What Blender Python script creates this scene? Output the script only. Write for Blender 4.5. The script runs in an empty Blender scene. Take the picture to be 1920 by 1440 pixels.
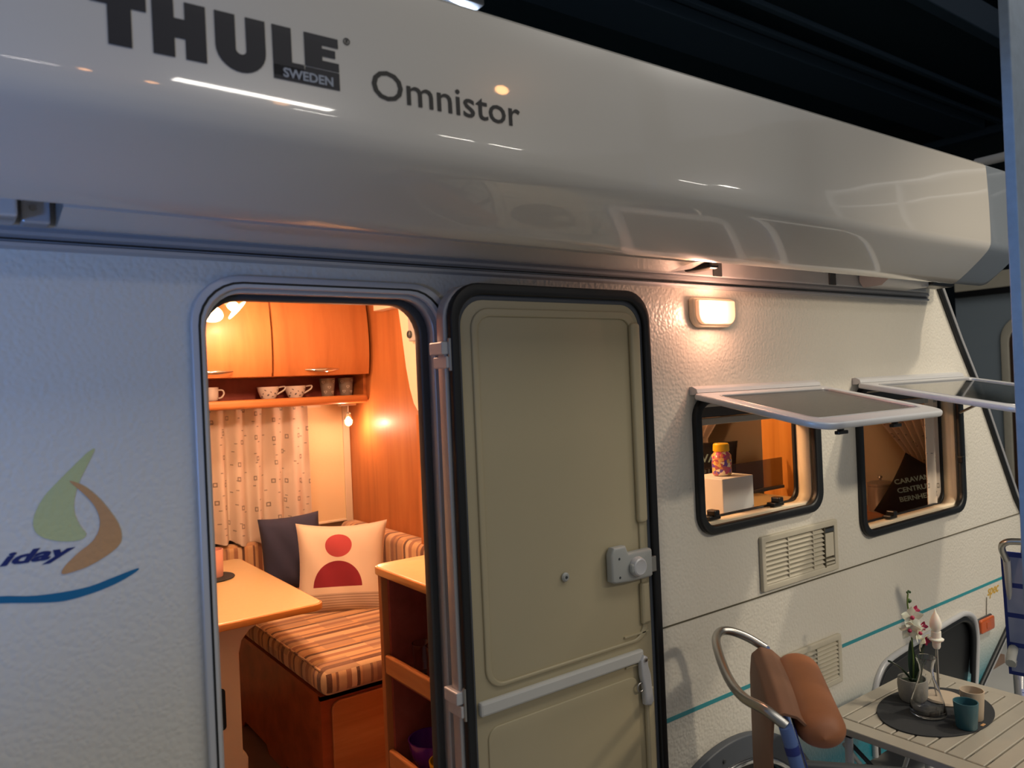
import bpy, bmesh, math, random
from mathutils import Vector, Matrix
C = bpy.context.scene.collection
S = bpy.context.scene
PI = math.pi
random.seed(4)

# ------------------------------------------------------------------ camera
cam = bpy.data.cameras.new('camera'); co = bpy.data.objects.new('camera', cam); C.objects.link(co); S.camera = co
th = math.atan(1967/1440); rl = math.atan(0.043)
fw = Vector((math.cos(th), math.sin(th), 0)); hz = Vector((math.sin(th), -math.cos(th), 0)); zz = Vector((0, 0, 1))
Rv = math.cos(rl)*hz - math.sin(rl)*zz; Uv = math.sin(rl)*hz + math.cos(rl)*zz
M = Matrix.Identity(4)
for i in range(3):
    M[i][0], M[i][1], M[i][2] = Rv[i], Uv[i], -fw[i]
M.translation = Vector((0, -1.6, 1.8))
co.matrix_world = M
cam.sensor_width = 36; cam.lens = 27; cam.clip_start = 0.02
cam.dof.use_dof = True; cam.dof.focus_distance = 2.5; cam.dof.aperture_fstop = 3.6

# ------------------------------------------------------------------ world, exposure, hall lights
w = bpy.data.worlds.new('world'); S.world = w; w.use_nodes = True
w.node_tree.nodes['Background'].inputs[0].default_value = (0.84, 0.90, 1.0, 1)
w.node_tree.nodes['Background'].inputs[1].default_value = 0.15
S.view_settings.view_transform = 'Standard'; S.view_settings.look = 'None'
S.view_settings.exposure = 0.0; S.view_settings.gamma = 1; S.view_settings.use_curve_mapping = False

def area(name, loc, target, sx, sy, power, col):
    l = bpy.data.lights.new(name, 'AREA'); l.shape = 'RECTANGLE'; l.size = sx; l.size_y = sy
    l.energy = power; l.color = col
    o = bpy.data.objects.new(name, l); C.objects.link(o); o.location = loc
    d = Vector(target) - Vector(loc); o.rotation_euler = d.to_track_quat('-Z', 'Y').to_euler(); return o
def spot(name, loc, target, power, col, ang, blend, rad):
    l = bpy.data.lights.new(name, 'SPOT'); l.energy = power; l.color = col; l.spot_size = math.radians(ang)
    l.spot_blend = blend; l.shadow_soft_size = rad
    o = bpy.data.objects.new(name, l); C.objects.link(o); o.location = loc
    d = Vector(target) - Vector(loc); o.rotation_euler = d.to_track_quat('-Z', 'Y').to_euler(); return o
WARM = (1.0, 0.86, 0.66)
# luminous tubes of the hall, hung under its ceiling
for (x, y, L, wd, p) in ((3.15, -6.7, 1.7, .20, 42), (6.08, -7.1, .56, .10, 9), (6.80, -6.95, .60, .10, 9), (4.1, -7.35, .55, .07, 5),
                     (1.2, -7.47, .45, .06, 4), (11.3, -6.1, .5, .2, 9), (11.0, -6.9, 1.6, .16, 16), (-2.6, -7.2, 1.6, .1, 14)):
    area('hall_tube_light', (x, y, 4.8), (x, y, 0), L, wd, p, (1, 0.95, 0.86))
for (x, y, z, r) in ((1.28, -5.63, 4.2, .05), (1.79, -5.69, 4.2, .05), (2.75, -5.31, 4.2, .07), (2.85, -2.46, 3.6, .04)):
    l = bpy.data.lights.new('hall_warm_bulb', 'POINT'); l.energy = 2.2; l.color = (1, .45, .16); l.shadow_soft_size = r
    o = bpy.data.objects.new('hall_warm_bulb', l); C.objects.link(o); o.location = (x, y, z)
for (x, y, p) in ((-0.8, -2.1, 8), (1.8, -2.1, 22), (4.6, -2.1, 44)):
    area('hall_tube_light_near', (x, y, 4.8), (x, y, 0), 2.2, 1.0, p, (1, 0.95, 0.86))
spot('hall_spotlight', (3.4, -3.2, 2.9), (3.1, 0, 0.9), 185, WARM, 60, 0.9, 0.10)
spot('hall_spotlight_right', (4.5, -1.85, 4.3), (3.6, 0, 1.2), 210, WARM, 60, 0.7, 0.08)
spot('hall_blue_spot', (-1.7, -1.9, 1.45), (-0.4, 0, 2.0), 125, (0.14, 0.36, 1.0), 50, 1.0, 0.15)
spot('hall_blue_spot_far', (-2.6, -.98, 2.2), (2.0, -.86, 1.9), 260, (0.16, 0.45, 1.0), 17, 0.6, 0.1)

# ------------------------------------------------------------------ material helpers
def lin(h):
    h = h.lstrip('#'); r = []
    for i in (0, 2, 4):
        c = int(h[i:i+2], 16)/255; r.append(c/12.92 if c <= .04045 else ((c+.055)/1.055)**2.4)
    return (*r, 1)
def mat(name, col, rough=.5, metal=0, **k):
    m = bpy.data.materials.new(name); m.use_nodes = True
    nt = m.node_tree; b = nt.nodes['Principled BSDF']
    b.inputs['Base Color'].default_value = lin(col) if isinstance(col, str) else (*col, 1)
    b.inputs['Roughness'].default_value = rough; b.inputs['Metallic'].default_value = metal
    if 'coat' in k: b.inputs['Coat Weight'].default_value = k['coat']; b.inputs['Coat Roughness'].default_value = k.get('coatr', .04)
    if 'trans' in k: b.inputs['Transmission Weight'].default_value = k['trans']; b.inputs['IOR'].default_value = k.get('ior', 1.45)
    if 'alpha' in k: b.inputs['Alpha'].default_value = k['alpha']
    if 'emit' in k: b.inputs['Emission Color'].default_value = lin(k['emit']); b.inputs['Emission Strength'].default_value = k['es']
    if 'sss' in k: b.inputs['Subsurface Weight'].default_value = k['sss']
    if 'sheen' in k: b.inputs['Sheen Weight'].default_value = k['sheen']
    if 'bump' in k: noise_bump(m, *k['bump'])
    if 'vary' in k: vary(m, col, *k['vary'])
    return m
def nd(m, t, **k):
    n = m.node_tree.nodes.new(t)
    for a, v in k.items():
        if a in n.inputs: n.inputs[a].default_value = v
        else: setattr(n, a, v)
    return n
def ln(m, a, b): m.node_tree.links.new(a, b)
def bsdf(m): return m.node_tree.nodes['Principled BSDF']
def noise_bump(m, scale, strength, dist=.001, vec=None):
    tc = nd(m, 'ShaderNodeTexCoord'); n = nd(m, 'ShaderNodeTexNoise', Scale=scale, Detail=3)
    bp = nd(m, 'ShaderNodeBump', Strength=strength, Distance=dist)
    ln(m, tc.outputs['Object'], n.inputs['Vector']); ln(m, n.outputs['Fac'], bp.inputs['Height'])
    ln(m, bp.outputs['Normal'], bsdf(m).inputs['Normal'])
def ramp(m, fac, stops, interp='LINEAR'):
    r = nd(m, 'ShaderNodeValToRGB'); r.color_ramp.interpolation = interp
    e = r.color_ramp.elements
    while len(e) > 1: e.remove(e[-1])
    e[0].position = stops[0][0]; e[0].color = lin(stops[0][1]) if isinstance(stops[0][1], str) else stops[0][1]
    for p, c in stops[1:]:
        x = e.new(p); x.color = lin(c) if isinstance(c, str) else c
    if fac is not None: ln(m, fac, r.inputs['Fac'])
    return r
def mathn(m, op, a, b=None, c=None):
    n = nd(m, 'ShaderNodeMath', operation=op)
    for i, v in enumerate((a, b, c)):
        if v is None: continue
        if isinstance(v, (int, float)): n.inputs[i].default_value = v
        else: ln(m, v, n.inputs[i])
    return n.outputs[0]
def mixc(m, f, a, b):
    n = nd(m, 'ShaderNodeMix', data_type='RGBA')
    if isinstance(f, (int, float)): n.inputs[0].default_value = f
    else: ln(m, f, n.inputs[0])
    for i, v in ((6, a), (7, b)):
        if isinstance(v, str): n.inputs[i].default_value = lin(v)
        elif isinstance(v, tuple): n.inputs[i].default_value = v
        else: ln(m, v, n.inputs[i])
    return n.outputs[2]
def vary(m, col, scale, col2, amt=.5):
    tc = nd(m, 'ShaderNodeTexCoord'); n = nd(m, 'ShaderNodeTexNoise', Scale=scale, Detail=4)
    ln(m, tc.outputs['Object'], n.inputs['Vector'])
    f = mathn(m, 'MULTIPLY', n.outputs['Fac'], amt)
    ln(m, mixc(m, f, col, col2), bsdf(m).inputs['Base Color'])
def wood(name, c1, c2, c3, axis='Z', rough=.32, coat=.25):
    m = mat(name, c1, rough, coat=coat, coatr=.2)
    tc = nd(m, 'ShaderNodeTexCoord'); mp = nd(m, 'ShaderNodeMapping')
    sc = {'Z': (9, 9, .9), 'X': (.9, 9, 9), 'Y': (9, .9, 9)}[axis]
    mp.inputs['Scale'].default_value = sc
    n = nd(m, 'ShaderNodeTexNoise', Scale=1.4, Detail=6, Roughness=.55, Distortion=.4)
    ln(m, tc.outputs['Object'], mp.inputs['Vector']); ln(m, mp.outputs[0], n.inputs['Vector'])
    r = ramp(m, n.outputs['Fac'], [(.28, c2), (.5, c1), (.72, c3)])
    mp2 = nd(m, 'ShaderNodeMapping'); mp2.inputs['Scale'].default_value = tuple(v*14 if v > 2 else v*6 for v in sc)
    n2 = nd(m, 'ShaderNodeTexNoise', Scale=1, Detail=2)
    ln(m, tc.outputs['Object'], mp2.inputs['Vector']); ln(m, mp2.outputs[0], n2.inputs['Vector'])
    f = mathn(m, 'MULTIPLY', n2.outputs['Fac'], .22)
    ln(m, mixc(m, f, r.outputs[0], c2), bsdf(m).inputs['Base Color'])
    return m

# ------------------------------------------------------------------ materials
def hammered():
    m = mat('hammered_panel', 'd9d4c8', .36, coat=.3, coatr=.18)
    tc = nd(m, 'ShaderNodeTexCoord')
    nz = nd(m, 'ShaderNodeTexNoise', Scale=30, Detail=1)
    ln(m, tc.outputs['Object'], nz.inputs['Vector'])
    ad = nd(m, 'ShaderNodeMixRGB', blend_type='ADD'); ad.inputs[0].default_value = .012
    ln(m, tc.outputs['Object'], ad.inputs[1]); ln(m, nz.outputs['Color'], ad.inputs[2])
    v = nd(m, 'ShaderNodeTexVoronoi', feature='SMOOTH_F1', Scale=92); v.inputs['Smoothness'].default_value = .6
    ln(m, ad.outputs[0], v.inputs['Vector'])
    n2 = nd(m, 'ShaderNodeTexNoise', Scale=2.2, Detail=1)
    ln(m, tc.outputs['Object'], n2.inputs['Vector'])
    bp = nd(m, 'ShaderNodeBump', Strength=.7, Distance=.0024, invert=True); ln(m, v.outputs['Distance'], bp.inputs['Height'])
    bp2 = nd(m, 'ShaderNodeBump', Strength=.12, Distance=.01)
    ln(m, n2.outputs['Fac'], bp2.inputs['Height']); ln(m, bp2.outputs['Normal'], bp.inputs['Normal'])
    ln(m, bp.outputs['Normal'], bsdf(m).inputs['Normal'])
    # sprayed teal fade at the skirt of the body, part of the livery
    sp = nd(m, 'ShaderNodeSeparateXYZ'); ln(m, tc.outputs['Object'], sp.inputs[0])
    # object origin of the caravan sits at (1.5, 1.1, 0)
    zr = mathn(m, 'MULTIPLY_ADD', sp.outputs['X'], -.075, .74)
    zr = mathn(m, 'SUBTRACT', zr, sp.outputs['Z'])
    zr = nd(m, 'ShaderNodeClamp'); 
    t = mathn(m, 'MULTIPLY_ADD', sp.outputs['X'], -.03, .66)
    t = mathn(m, 'SUBTRACT', t, sp.outputs['Z']); t = mathn(m, 'DIVIDE', t, .24); t = mathn(m, 'MINIMUM', t, 1.); t = mathn(m, 'MAXIMUM', t, 0.)
    t2 = mathn(m, 'SUBTRACT', sp.outputs['X'], .55); t2 = mathn(m, 'MULTIPLY', t2, 8.); t2 = mathn(m, 'MINIMUM', t2, 1.); t2 = mathn(m, 'MAXIMUM', t2, 0.)
    ln(m, mixc(m, mathn(m, 'MULTIPLY', t, t2), 'd9d4c8', '0f7f92'), bsdf(m).inputs['Base Color'])
    m.node_tree.nodes.remove(zr)
    return m
M_ = {}
M_['panel'] = hammered()
M_['awn'] = mat('gloss_white_aluminium', 'c8c4bd', .22, coat=.8, coatr=.03)
M_['awn_grey'] = mat('grey_plastic_cap', '6f7780', .3, coat=.4)
M_['logo_navy'] = mat('navy_print', '050a1c', .5)
M_['logo_grey'] = mat('grey_print', '0e0f12', .5)
M_['print_white'] = mat('pale_print', '8f97a5', .4)
M_['alu'] = mat('anodised_aluminium', 'b4b4b6', .35, .35)
M_['alu_pale'] = mat('pale_painted_aluminium', 'c3c4c6', .38, .15)
M_['rubber'] = mat('black_rubber', '0d1013', .45)
M_['rubber_grey'] = mat('grey_rubber', '4a4f57', .5)
M_['blackp'] = mat('black_plastic', '0b0c0e', .35)
M_['greyp'] = mat('grey_plastic', 'a6a8a4', .42)
M_['greyd'] = mat('dark_grey_plastic', '3b3f42', .45)
M_['door_cream'] = mat('cream_moulded_plastic', 'b6aa8c', .42, vary=(3, 'aa9e7c', .5))
M_['white_strap'] = mat('white_profile', 'c7c6c0', .4)
M_['chrome'] = mat('chrome', 'd0d0d0', .12, 1)
M_['steel'] = mat('brushed_steel', 'b7b4ae', .3, 1)
M_['teal'] = mat('teal_stripe', '2f8f99', .35)
M_['blue_dec'] = mat('blue_decal', '0c6a92', .35)
M_['navy_dec'] = mat('dark_blue_decal', '1b2a66', .35)
def decal(name, c1, c2):
    m = mat(name, c1, .3, coat=.3)
    tc = nd(m, 'ShaderNodeTexCoord'); v = nd(m, 'ShaderNodeTexVoronoi', Scale=110); ln(m, tc.outputs['Object'], v.inputs['Vector'])
    bp = nd(m, 'ShaderNodeBump', Strength=.6, Distance=.0015, invert=True); ln(m, v.outputs['Distance'], bp.inputs['Height']); ln(m, bp.outputs[0], bsdf(m).inputs['Normal'])
    n = nd(m, 'ShaderNodeTexNoise', Scale=9); ln(m, tc.outputs['Object'], n.inputs['Vector'])
    ln(m, mixc(m, n.outputs['Fac'], c1, c2), bsdf(m).inputs['Base Color']); return m
M_['dec_green'] = decal('green_decal', 'bcc496', 'c9c885')
M_['dec_orange'] = decal('orange_decal', 'c4956c', 'cf9a60')
M_['gold'] = mat('gold_lettering', 'c9a032', .35)
M_['vent'] = mat('vent_cream', 'cbc4b2', .5, vary=(14, 'a89f88', .5))
M_['vent_dark'] = mat('vent_recess', '56503f', .8)
M_['orange_lens'] = mat('amber_lens', 'c2530a', .2, coat=.8)
M_['cream'] = mat('cream_trim', 'ecdcc0', .45)
M_['wallin'] = mat('interior_wall_paper', 'd8c9ae', .6)
M_['ceilin'] = mat('interior_ceiling', 'e0d6c2', .6)
M_['wood'] = wood('cherry_wood', 'b8703a', 'a05f2e', 'c37d44', rough=.5, coat=.06)
M_['woodx'] = wood('cherry_wood_across', 'b8703a', '8f4f22', 'cf8a50', 'X')
M_['woody'] = wood('cherry_wood_deep', 'b8703a', '8f4f22', 'cf8a50', 'Y')
M_['wood_red'] = wood('red_brown_wood', '9a4a24', '7a3416', 'ad5a30', 'X')
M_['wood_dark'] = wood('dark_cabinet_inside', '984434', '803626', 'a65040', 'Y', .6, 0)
M_['wood_gold'] = wood('golden_wood', 'cd8a3e', 'b06f2a', 'db9c52')
M_['top'] = mat('laminate_top', 'd9c08c', .3, coat=.3, coatr=.15, vary=(60, 'c7aa72', .5))
M_['edge'] = mat('table_edge', 'c67f3a', .35, coat=.4)
M_['floor_in'] = mat('vinyl_floor', '7d6657', .5, vary=(8, '5e4a3e', .8))
M_['legpanel'] = mat('cream_leg_panel', 'd8c3a8', .5)
M_['porc'] = mat('porcelain', 'ece8e0', .22, coat=.5)
M_['grey_mug'] = mat('grey_ceramic', '8b837a', .4)
M_['grey_print'] = mat('floral_print', '5b5a60', .5)
M_['navy_cloth'] = mat('navy_cloth', '343a54', .9, bump=(300, .3, .001))
M_['black_cloth'] = mat('black_cloth', '15131a', .85, bump=(300, .3, .001))
M_['glass'] = mat('clear_glass', 'ffffff', .02, trans=1.0, ior=1.45)
M_['smoke'] = mat('smoked_glass', '3a2210', .05, alpha=.55)
M_['purple'] = mat('purple_plastic', '6a2a86', .2, coat=.5)
M_['yellow'] = mat('yellow_plastic', 'e0b31c', .3)
M_['pink'] = mat('pink_ceramic', 'dca79c', .4)
M_['bulb'] = mat('lit_bulb', 'ffd9a0', .3, emit='ffc98a', es=7)
M_['bulb_soft'] = mat('lit_glass_shade', 'fff1d0', .2, emit='ffc070', es=1.3)
M_['whitebox'] = mat('white_box', 'd9d9d6', .5)
M_['hallfloor'] = mat('hall_floor', 'bcbcb8', .55, vary=(3, 'a0a19e', .7))
M_['ceil'] = mat('hall_ceiling', '223a48', .7)
M_['beam'] = mat('hall_beam', '34485a', .55)
M_['hallwall'] = mat('hall_wall', '1c2a30', .8)
M_['post'] = mat('painted_steel_post', '8fa0b4', .45, vary=(40, '59656f', .5))
M_['bgv'] = mat('pale_caravan_skin', '8f9ba3', .5)
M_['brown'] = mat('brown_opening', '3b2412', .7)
M_['tub_blue'] = mat('blue_grip', '5670a8', .5)
M_['tub_navy'] = mat('navy_band', '1a2c78', .5)
M_['leather'] = mat('tan_leather', 'a3663f', .55, vary=(12, '8a5433', .7), bump=(200, .15, .001))
M_['leather_dk'] = mat('tan_leather_strap', '8a6148', .65, vary=(12, '755039', .7))
M_['tabletop'] = mat('painted_aluminium_slat', 'b5aea0', .38, .3, vary=(20, '9c9588', .4))
M_['mat_dark'] = mat('charcoal_felt', '26282b', .9, bump=(400, .4, .001))
M_['stone'] = mat('grey_cement', '8d8a83', .8, bump=(120, .5, .002))
M_['leaf'] = mat('dark_green_leaf', '1c3320', .4)
M_['stemg'] = mat('green_stem', '5c7434', .5)
M_['petal'] = mat('white_petal', 'e8e6cf', .5, sss=.2)
M_['magenta'] = mat('magenta_petal', 'a3204a', .5)
M_['bud'] = mat('green_bud', '33502a', .5)
M_['tealcup'] = mat('teal_ceramic', '2f5a66', .4)
M_['beigecup'] = mat('beige_ceramic', 'b7a692', .45)
M_['wax'] = mat('white_candle_bulb', 'ece3d8', .35, sss=.3)
M_['metal_grey'] = mat('grey_enamel', '8f857b', .35, .4)
def acrylic():
    m = mat('tinted_acrylic', '343230', .22, alpha=.88, coat=.3)
    tc = nd(m, 'ShaderNodeTexCoord'); v = nd(m, 'ShaderNodeTexNoise', Scale=170, Detail=2); ln(m, tc.outputs['Object'], v.inputs['Vector'])
    bp = nd(m, 'ShaderNodeBump', Strength=.9, Distance=.003); ln(m, v.outputs['Fac'], bp.inputs['Height']); ln(m, bp.outputs[0], bsdf(m).inputs['Normal']); return m
M_['acrylic'] = acrylic()
M_['acrylic_s'] = mat('smooth_tinted_acrylic', '3a4144', .05, alpha=.8, coat=.8)
def curtain_mat():
    m = mat('printed_curtain', 'efe2d2', .8)
    uv = nd(m, 'ShaderNodeUVMap'); 
    v = nd(m, 'ShaderNodeTexVoronoi', distance='CHEBYCHEV', voronoi_dimensions='2D', Scale=9.5); v.inputs['Randomness'].default_value = .55
    ln(m, uv.outputs[0], v.inputs['Vector'])
    a = mathn(m, 'GREATER_THAN', v.outputs['Distance'], .055); b = mathn(m, 'LESS_THAN', v.outputs['Distance'], .10)
    mp = nd(m, 'ShaderNodeMapping'); mp.inputs['Scale'].default_value = (1, 4, 1); mp.inputs['Location'].default_value = (3.3, 1.7, 0); ln(m, uv.outputs[0], mp.inputs[0])
    v2 = nd(m, 'ShaderNodeTexVoronoi', distance='CHEBYCHEV', voronoi_dimensions='2D', Scale=6.5); v2.inputs['Randomness'].default_value = .8
    ln(m, mp.outputs[0], v2.inputs['Vector']); c = mathn(m, 'LESS_THAN', v2.outputs['Distance'], .055)
    f = mathn(m, 'MAXIMUM', mathn(m, 'MULTIPLY', a, b), c); f = mathn(m, 'MULTIPLY', f, .75)
    ln(m, mixc(m, f, 'efe2d2', '4c4440'), bsdf(m).inputs['Base Color'])
    tr = nd(m, 'ShaderNodeBsdfTranslucent'); tr.inputs[0].default_value = lin('efe2d2')
    mx = nd(m, 'ShaderNodeMixShader'); mx.inputs[0].default_value = .25
    out = m.node_tree.nodes['Material Output']
    ln(m, bsdf(m).outputs[0], mx.inputs[1]); ln(m, tr.outputs[0], mx.inputs[2]); ln(m, mx.outputs[0], out.inputs[0]); return m
M_['curtain'] = curtain_mat()
M_['blind'] = mat('cream_pleated_blind', 'e6cfa4', .75, bump=(90, .25, .002))
def stripe_mat():
    m = mat('striped_upholstery', 'c79f72', .85, sheen=.2)
    uv = nd(m, 'ShaderNodeUVMap'); sp = nd(m, 'ShaderNodeSeparateXYZ'); ln(m, uv.outputs[0], sp.inputs[0])
    f = mathn(m, 'FRACT', mathn(m, 'MULTIPLY', sp.outputs[0], 2.55))
    r = ramp(m, f, [(0, 'd0a878'), (.10, '6b4434'), (.14, 'c99e6c'), (.20, '9a6c52'), (.28, 'dbb98c'), (.42, '5b3529'), (.50, 'cda070'),
                    (.56, '8c5f4a'), (.60, 'd7b080'), (.72, 'a8785a'), (.80, 'e0c096'), (.88, '50302a'), (.93, 'c99a68')], 'CONSTANT')
    g = mathn(m, 'FRACT', mathn(m, 'MULTIPLY_ADD', sp.outputs[1], 3.1, mathn(m, 'MULTIPLY', mathn(m, 'FLOOR', mathn(m, 'MULTIPLY', sp.outputs[0], 7.7)), .37)))
    g = mathn(m, 'LESS_THAN', g, .33)
    n = nd(m, 'ShaderNodeTexNoise', Scale=260, Detail=1); tc = nd(m, 'ShaderNodeTexCoord'); ln(m, tc.outputs['Object'], n.inputs[0])
    c1 = mixc(m, mathn(m, 'MULTIPLY', g, .45), r.outputs[0], '8a6a5c')
    ln(m, mixc(m, mathn(m, 'MULTIPLY', n.outputs['Fac'], .3), c1, 'b58f68'), bsdf(m).inputs['Base Color']); return m
M_['stripe'] = stripe_mat()
def pillow_mat():
    m = mat('printed_cream_cotton', 'e6d6bf', .85, sheen=.2)
    uv = nd(m, 'ShaderNodeUVMap'); sp = nd(m, 'ShaderNodeSeparateXYZ'); ln(m, uv.outputs[0], sp.inputs[0])
    x, y = sp.outputs[0], sp.outputs[1]
    def circ(cx, cy, rx, ry):
        a = mathn(m, 'POWER', mathn(m, 'DIVIDE', mathn(m, 'SUBTRACT', x, cx), rx), 2.); a2 = mathn(m, 'ABSOLUTE', a)
        b = mathn(m, 'POWER', mathn(m, 'ABSOLUTE', mathn(m, 'DIVIDE', mathn(m, 'SUBTRACT', y, cy), ry)), 2.)
        xa = mathn(m, 'POWER', mathn(m, 'ABSOLUTE', mathn(m, 'DIVIDE', mathn(m, 'SUBTRACT', x, cx), rx)), 2.)
        return mathn(m, 'LESS_THAN', mathn(m, 'ADD', xa, b), 1.)
    c1 = circ(.47, .76, .145, .13)
    c2 = mathn(m, 'MULTIPLY', circ(.46, .32, .27, .27), mathn(m, 'GREATER_THAN', y, .32))
    c = mixc(m, c1, 'e6d6bf', 'b5464c'); c = mixc(m, c2, c, '861a2c')
    rib = mathn(m, 'LESS_THAN', y, .25)
    s = mathn(m, 'GREATER_THAN', mathn(m, 'FRACT', mathn(m, 'MULTIPLY', y, 34.)), .62)
    c = mixc(m, mathn(m, 'MULTIPLY', rib, mathn(m, 'MULTIPLY_ADD', s, .45, .35)), c, '8a7468')
    ln(m, c, bsdf(m).inputs['Base Color']); return m
M_['pillow'] = pillow_mat()
def glitter():
    m = mat('patterned_bottle_wrap', 'c78a6a', .25, coat=.5)
    tc = nd(m, 'ShaderNodeTexCoord'); v = nd(m, 'ShaderNodeTexVoronoi', Scale=95); ln(m, tc.outputs['Object'], v.inputs[0])
    sp = nd(m, 'ShaderNodeSeparateColor'); ln(m, v.outputs['Color'], sp.inputs[0])
    r = ramp(m, sp.outputs[0], [(0, 'b05a6a'), (.2, 'e8c070'), (.4, '6a4aa8'), (.55, 'd88a60'), (.7, 'c04a78'), (.85, 'efe0c0')], 'CONSTANT')
    ln(m, r.outputs[0], bsdf(m).inputs['Base Color']); return m
M_['wrap'] = glitter()
def plaid():
    m = mat('blue_banded_fabric', '33478a', .8)
    uv = nd(m, 'ShaderNodeUVMap'); sp = nd(m, 'ShaderNodeSeparateXYZ'); ln(m, uv.outputs[0], sp.inputs[0])
    f = mathn(m, 'FRACT', mathn(m, 'MULTIPLY', sp.outputs[1], 7.5))
    n = nd(m, 'ShaderNodeTexNoise', Scale=5, Detail=2); ln(m, uv.outputs[0], n.inputs[0])
    base = mixc(m, n.outputs['Fac'], '3a5290', 'aab2cc')
    g = mathn(m, 'LESS_THAN', mathn(m, 'FRACT', mathn(m, 'MULTIPLY', sp.outputs[0], 5.)), .1)
    ln(m, mixc(m, mathn(m, 'MAXIMUM', mathn(m, 'LESS_THAN', f, .16), g), base, '142a78'), bsdf(m).inputs['Base Color']); return m
M_['plaid'] = plaid()
m = mat('lit_lamp_lens', 'ffe6c8', .25, emit='ffb080', es=.55)
M_['lens'] = m

# ------------------------------------------------------------------ geometry helpers
def tag(o, label=None, cat=None, group=None, kind=None):
    if label: o['label'] = label
    if cat: o['category'] = cat
    if group: o['group'] = group
    if kind: o['kind'] = kind
    return o
def rootloc(o):
    v = Vector((0, 0, 0))
    while o is not None: v += o.location; o = o.parent
    return v
def thing(name, loc, label, cat, group=None):
    o = bpy.data.objects.new(name, None); o.empty_display_size = .05; C.objects.link(o); o.location = loc
    return tag(o, label, cat, group)
def link(name, me, mt, parent=None, label=None, smooth=None, origin=None):
    o = bpy.data.objects.new(name, me)
    if mt is not None: me.materials.clear(); me.materials.append(M_[mt] if isinstance(mt, str) else mt)
    if parent is None and origin is not None:
        me.transform(Matrix.Translation(-Vector(origin))); o.location = origin
    elif parent is not None:
        me.transform(Matrix.Translation(-rootloc(parent))); o.parent = parent
    if smooth is not None:
        ang = math.radians(smooth)
        bm = bmesh.new(); bm.from_mesh(me)
        for f in bm.faces: f.smooth = True
        for e in bm.edges: e.smooth = (len(e.link_faces) == 2 and e.calc_face_angle(0) < ang)
        bm.to_mesh(me); bm.free()
    C.objects.link(o)
    if label: o['label'] = label
    return o
def fixn(me):
    bm = bmesh.new(); bm.from_mesh(me); bmesh.ops.recalc_face_normals(bm, faces=bm.faces); bm.to_mesh(me); bm.free(); return me
def join(mes):
    bm = bmesh.new()
    for x in mes: bm.from_mesh(x)
    me = bpy.data.meshes.new('m'); bm.to_mesh(me); bm.free(); return me
def box(x0, x1, y0, y1, z0, z1, bev=.0, seg=2):
    bm = bmesh.new(); bmesh.ops.create_cube(bm, size=1)
    for v in bm.verts:
        v.co = ((x0+x1)/2+v.co.x*(x1-x0), (y0+y1)/2+v.co.y*(y1-y0), (z0+z1)/2+v.co.z*(z1-z0))
    if bev: bmesh.ops.bevel(bm, geom=list(bm.edges), offset=bev, segments=seg, affect='EDGES', profile=.5)
    me = bpy.data.meshes.new('m'); bm.to_mesh(me); bm.free(); return me
def rr(x0, y0, x1, y1, r, n=7):
    rs = r if isinstance(r, (tuple, list)) else (r, r, r, r)   # bl br tr tl
    p = []
    for (cx, cy, a0, q) in ((x0+rs[0], y0+rs[0], PI, rs[0]), (x1-rs[1], y0+rs[1], 1.5*PI, rs[1]), (x1-rs[2], y1-rs[2], 0, rs[2]), (x0+rs[3], y1-rs[3], .5*PI, rs[3])):
        for i in range(n+1):
            a = a0+i*.5*PI/n; p.append((cx+q*math.cos(a), cy+q*math.sin(a)))
    return p
def ell(cx, cy, rx, ry, n=40, a0=0, a1=2*PI):
    k = n if abs(a1-a0-2*PI) < 1e-6 else n+1
    return [(cx+rx*math.cos(a0+(a1-a0)*i/n), cy+ry*math.sin(a0+(a1-a0)*i/n)) for i in range(k)]
def conv(cu):
    o = bpy.data.objects.new('tmp', cu); C.objects.link(o)
    me = bpy.data.meshes.new_from_object(o.evaluated_get(bpy.context.evaluated_depsgraph_get()))
    bpy.data.objects.remove(o); bpy.data.curves.remove(cu); return me
X, Y, Z = Vector((1, 0, 0)), Vector((0, 1, 0)), Vector((0, 0, 1))
def place(me, O, U, V):
    O, U, V = Vector(O), Vector(U).normalized(), Vector(V).normalized(); N = U.cross(V)
    for v in me.vertices:
        c = v.co.copy(); v.co = O+U*c.x+V*c.y+N*c.z
    return me
def plate(loops, t, O=(0, 0, 0), U=X, V=Z, bev=0.0):
    cu = bpy.data.curves.new('c', 'CURVE'); cu.dimensions = '2D'; cu.fill_mode = 'BOTH'
    cu.extrude = max(t/2-bev, 0); cu.bevel_depth = bev; cu.bevel_resolution = 2; cu.offset = -bev
    for i, lp in enumerate(loops):
        ar = sum(lp[k][0]*lp[(k+1) % len(lp)][1]-lp[(k+1) % len(lp)][0]*lp[k][1] for k in range(len(lp)))
        if (ar < 0) != (i > 0): lp = lp[::-1]
        s = cu.splines.new('POLY'); s.points.add(len(lp)-1); s.use_cyclic_u = True
        for k, p in enumerate(lp): s.points[k].co = (p[0], p[1], 0, 1)
    me = conv(cu)
    bm = bmesh.new(); bm.from_mesh(me); bmesh.ops.remove_doubles(bm, verts=bm.verts, dist=1e-6)
    bmesh.ops.recalc_face_normals(bm, faces=bm.faces); bm.to_mesh(me); bm.free()
    for v in me.vertices: v.co.z += t/2
    return place(me, O, U, V)
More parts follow.
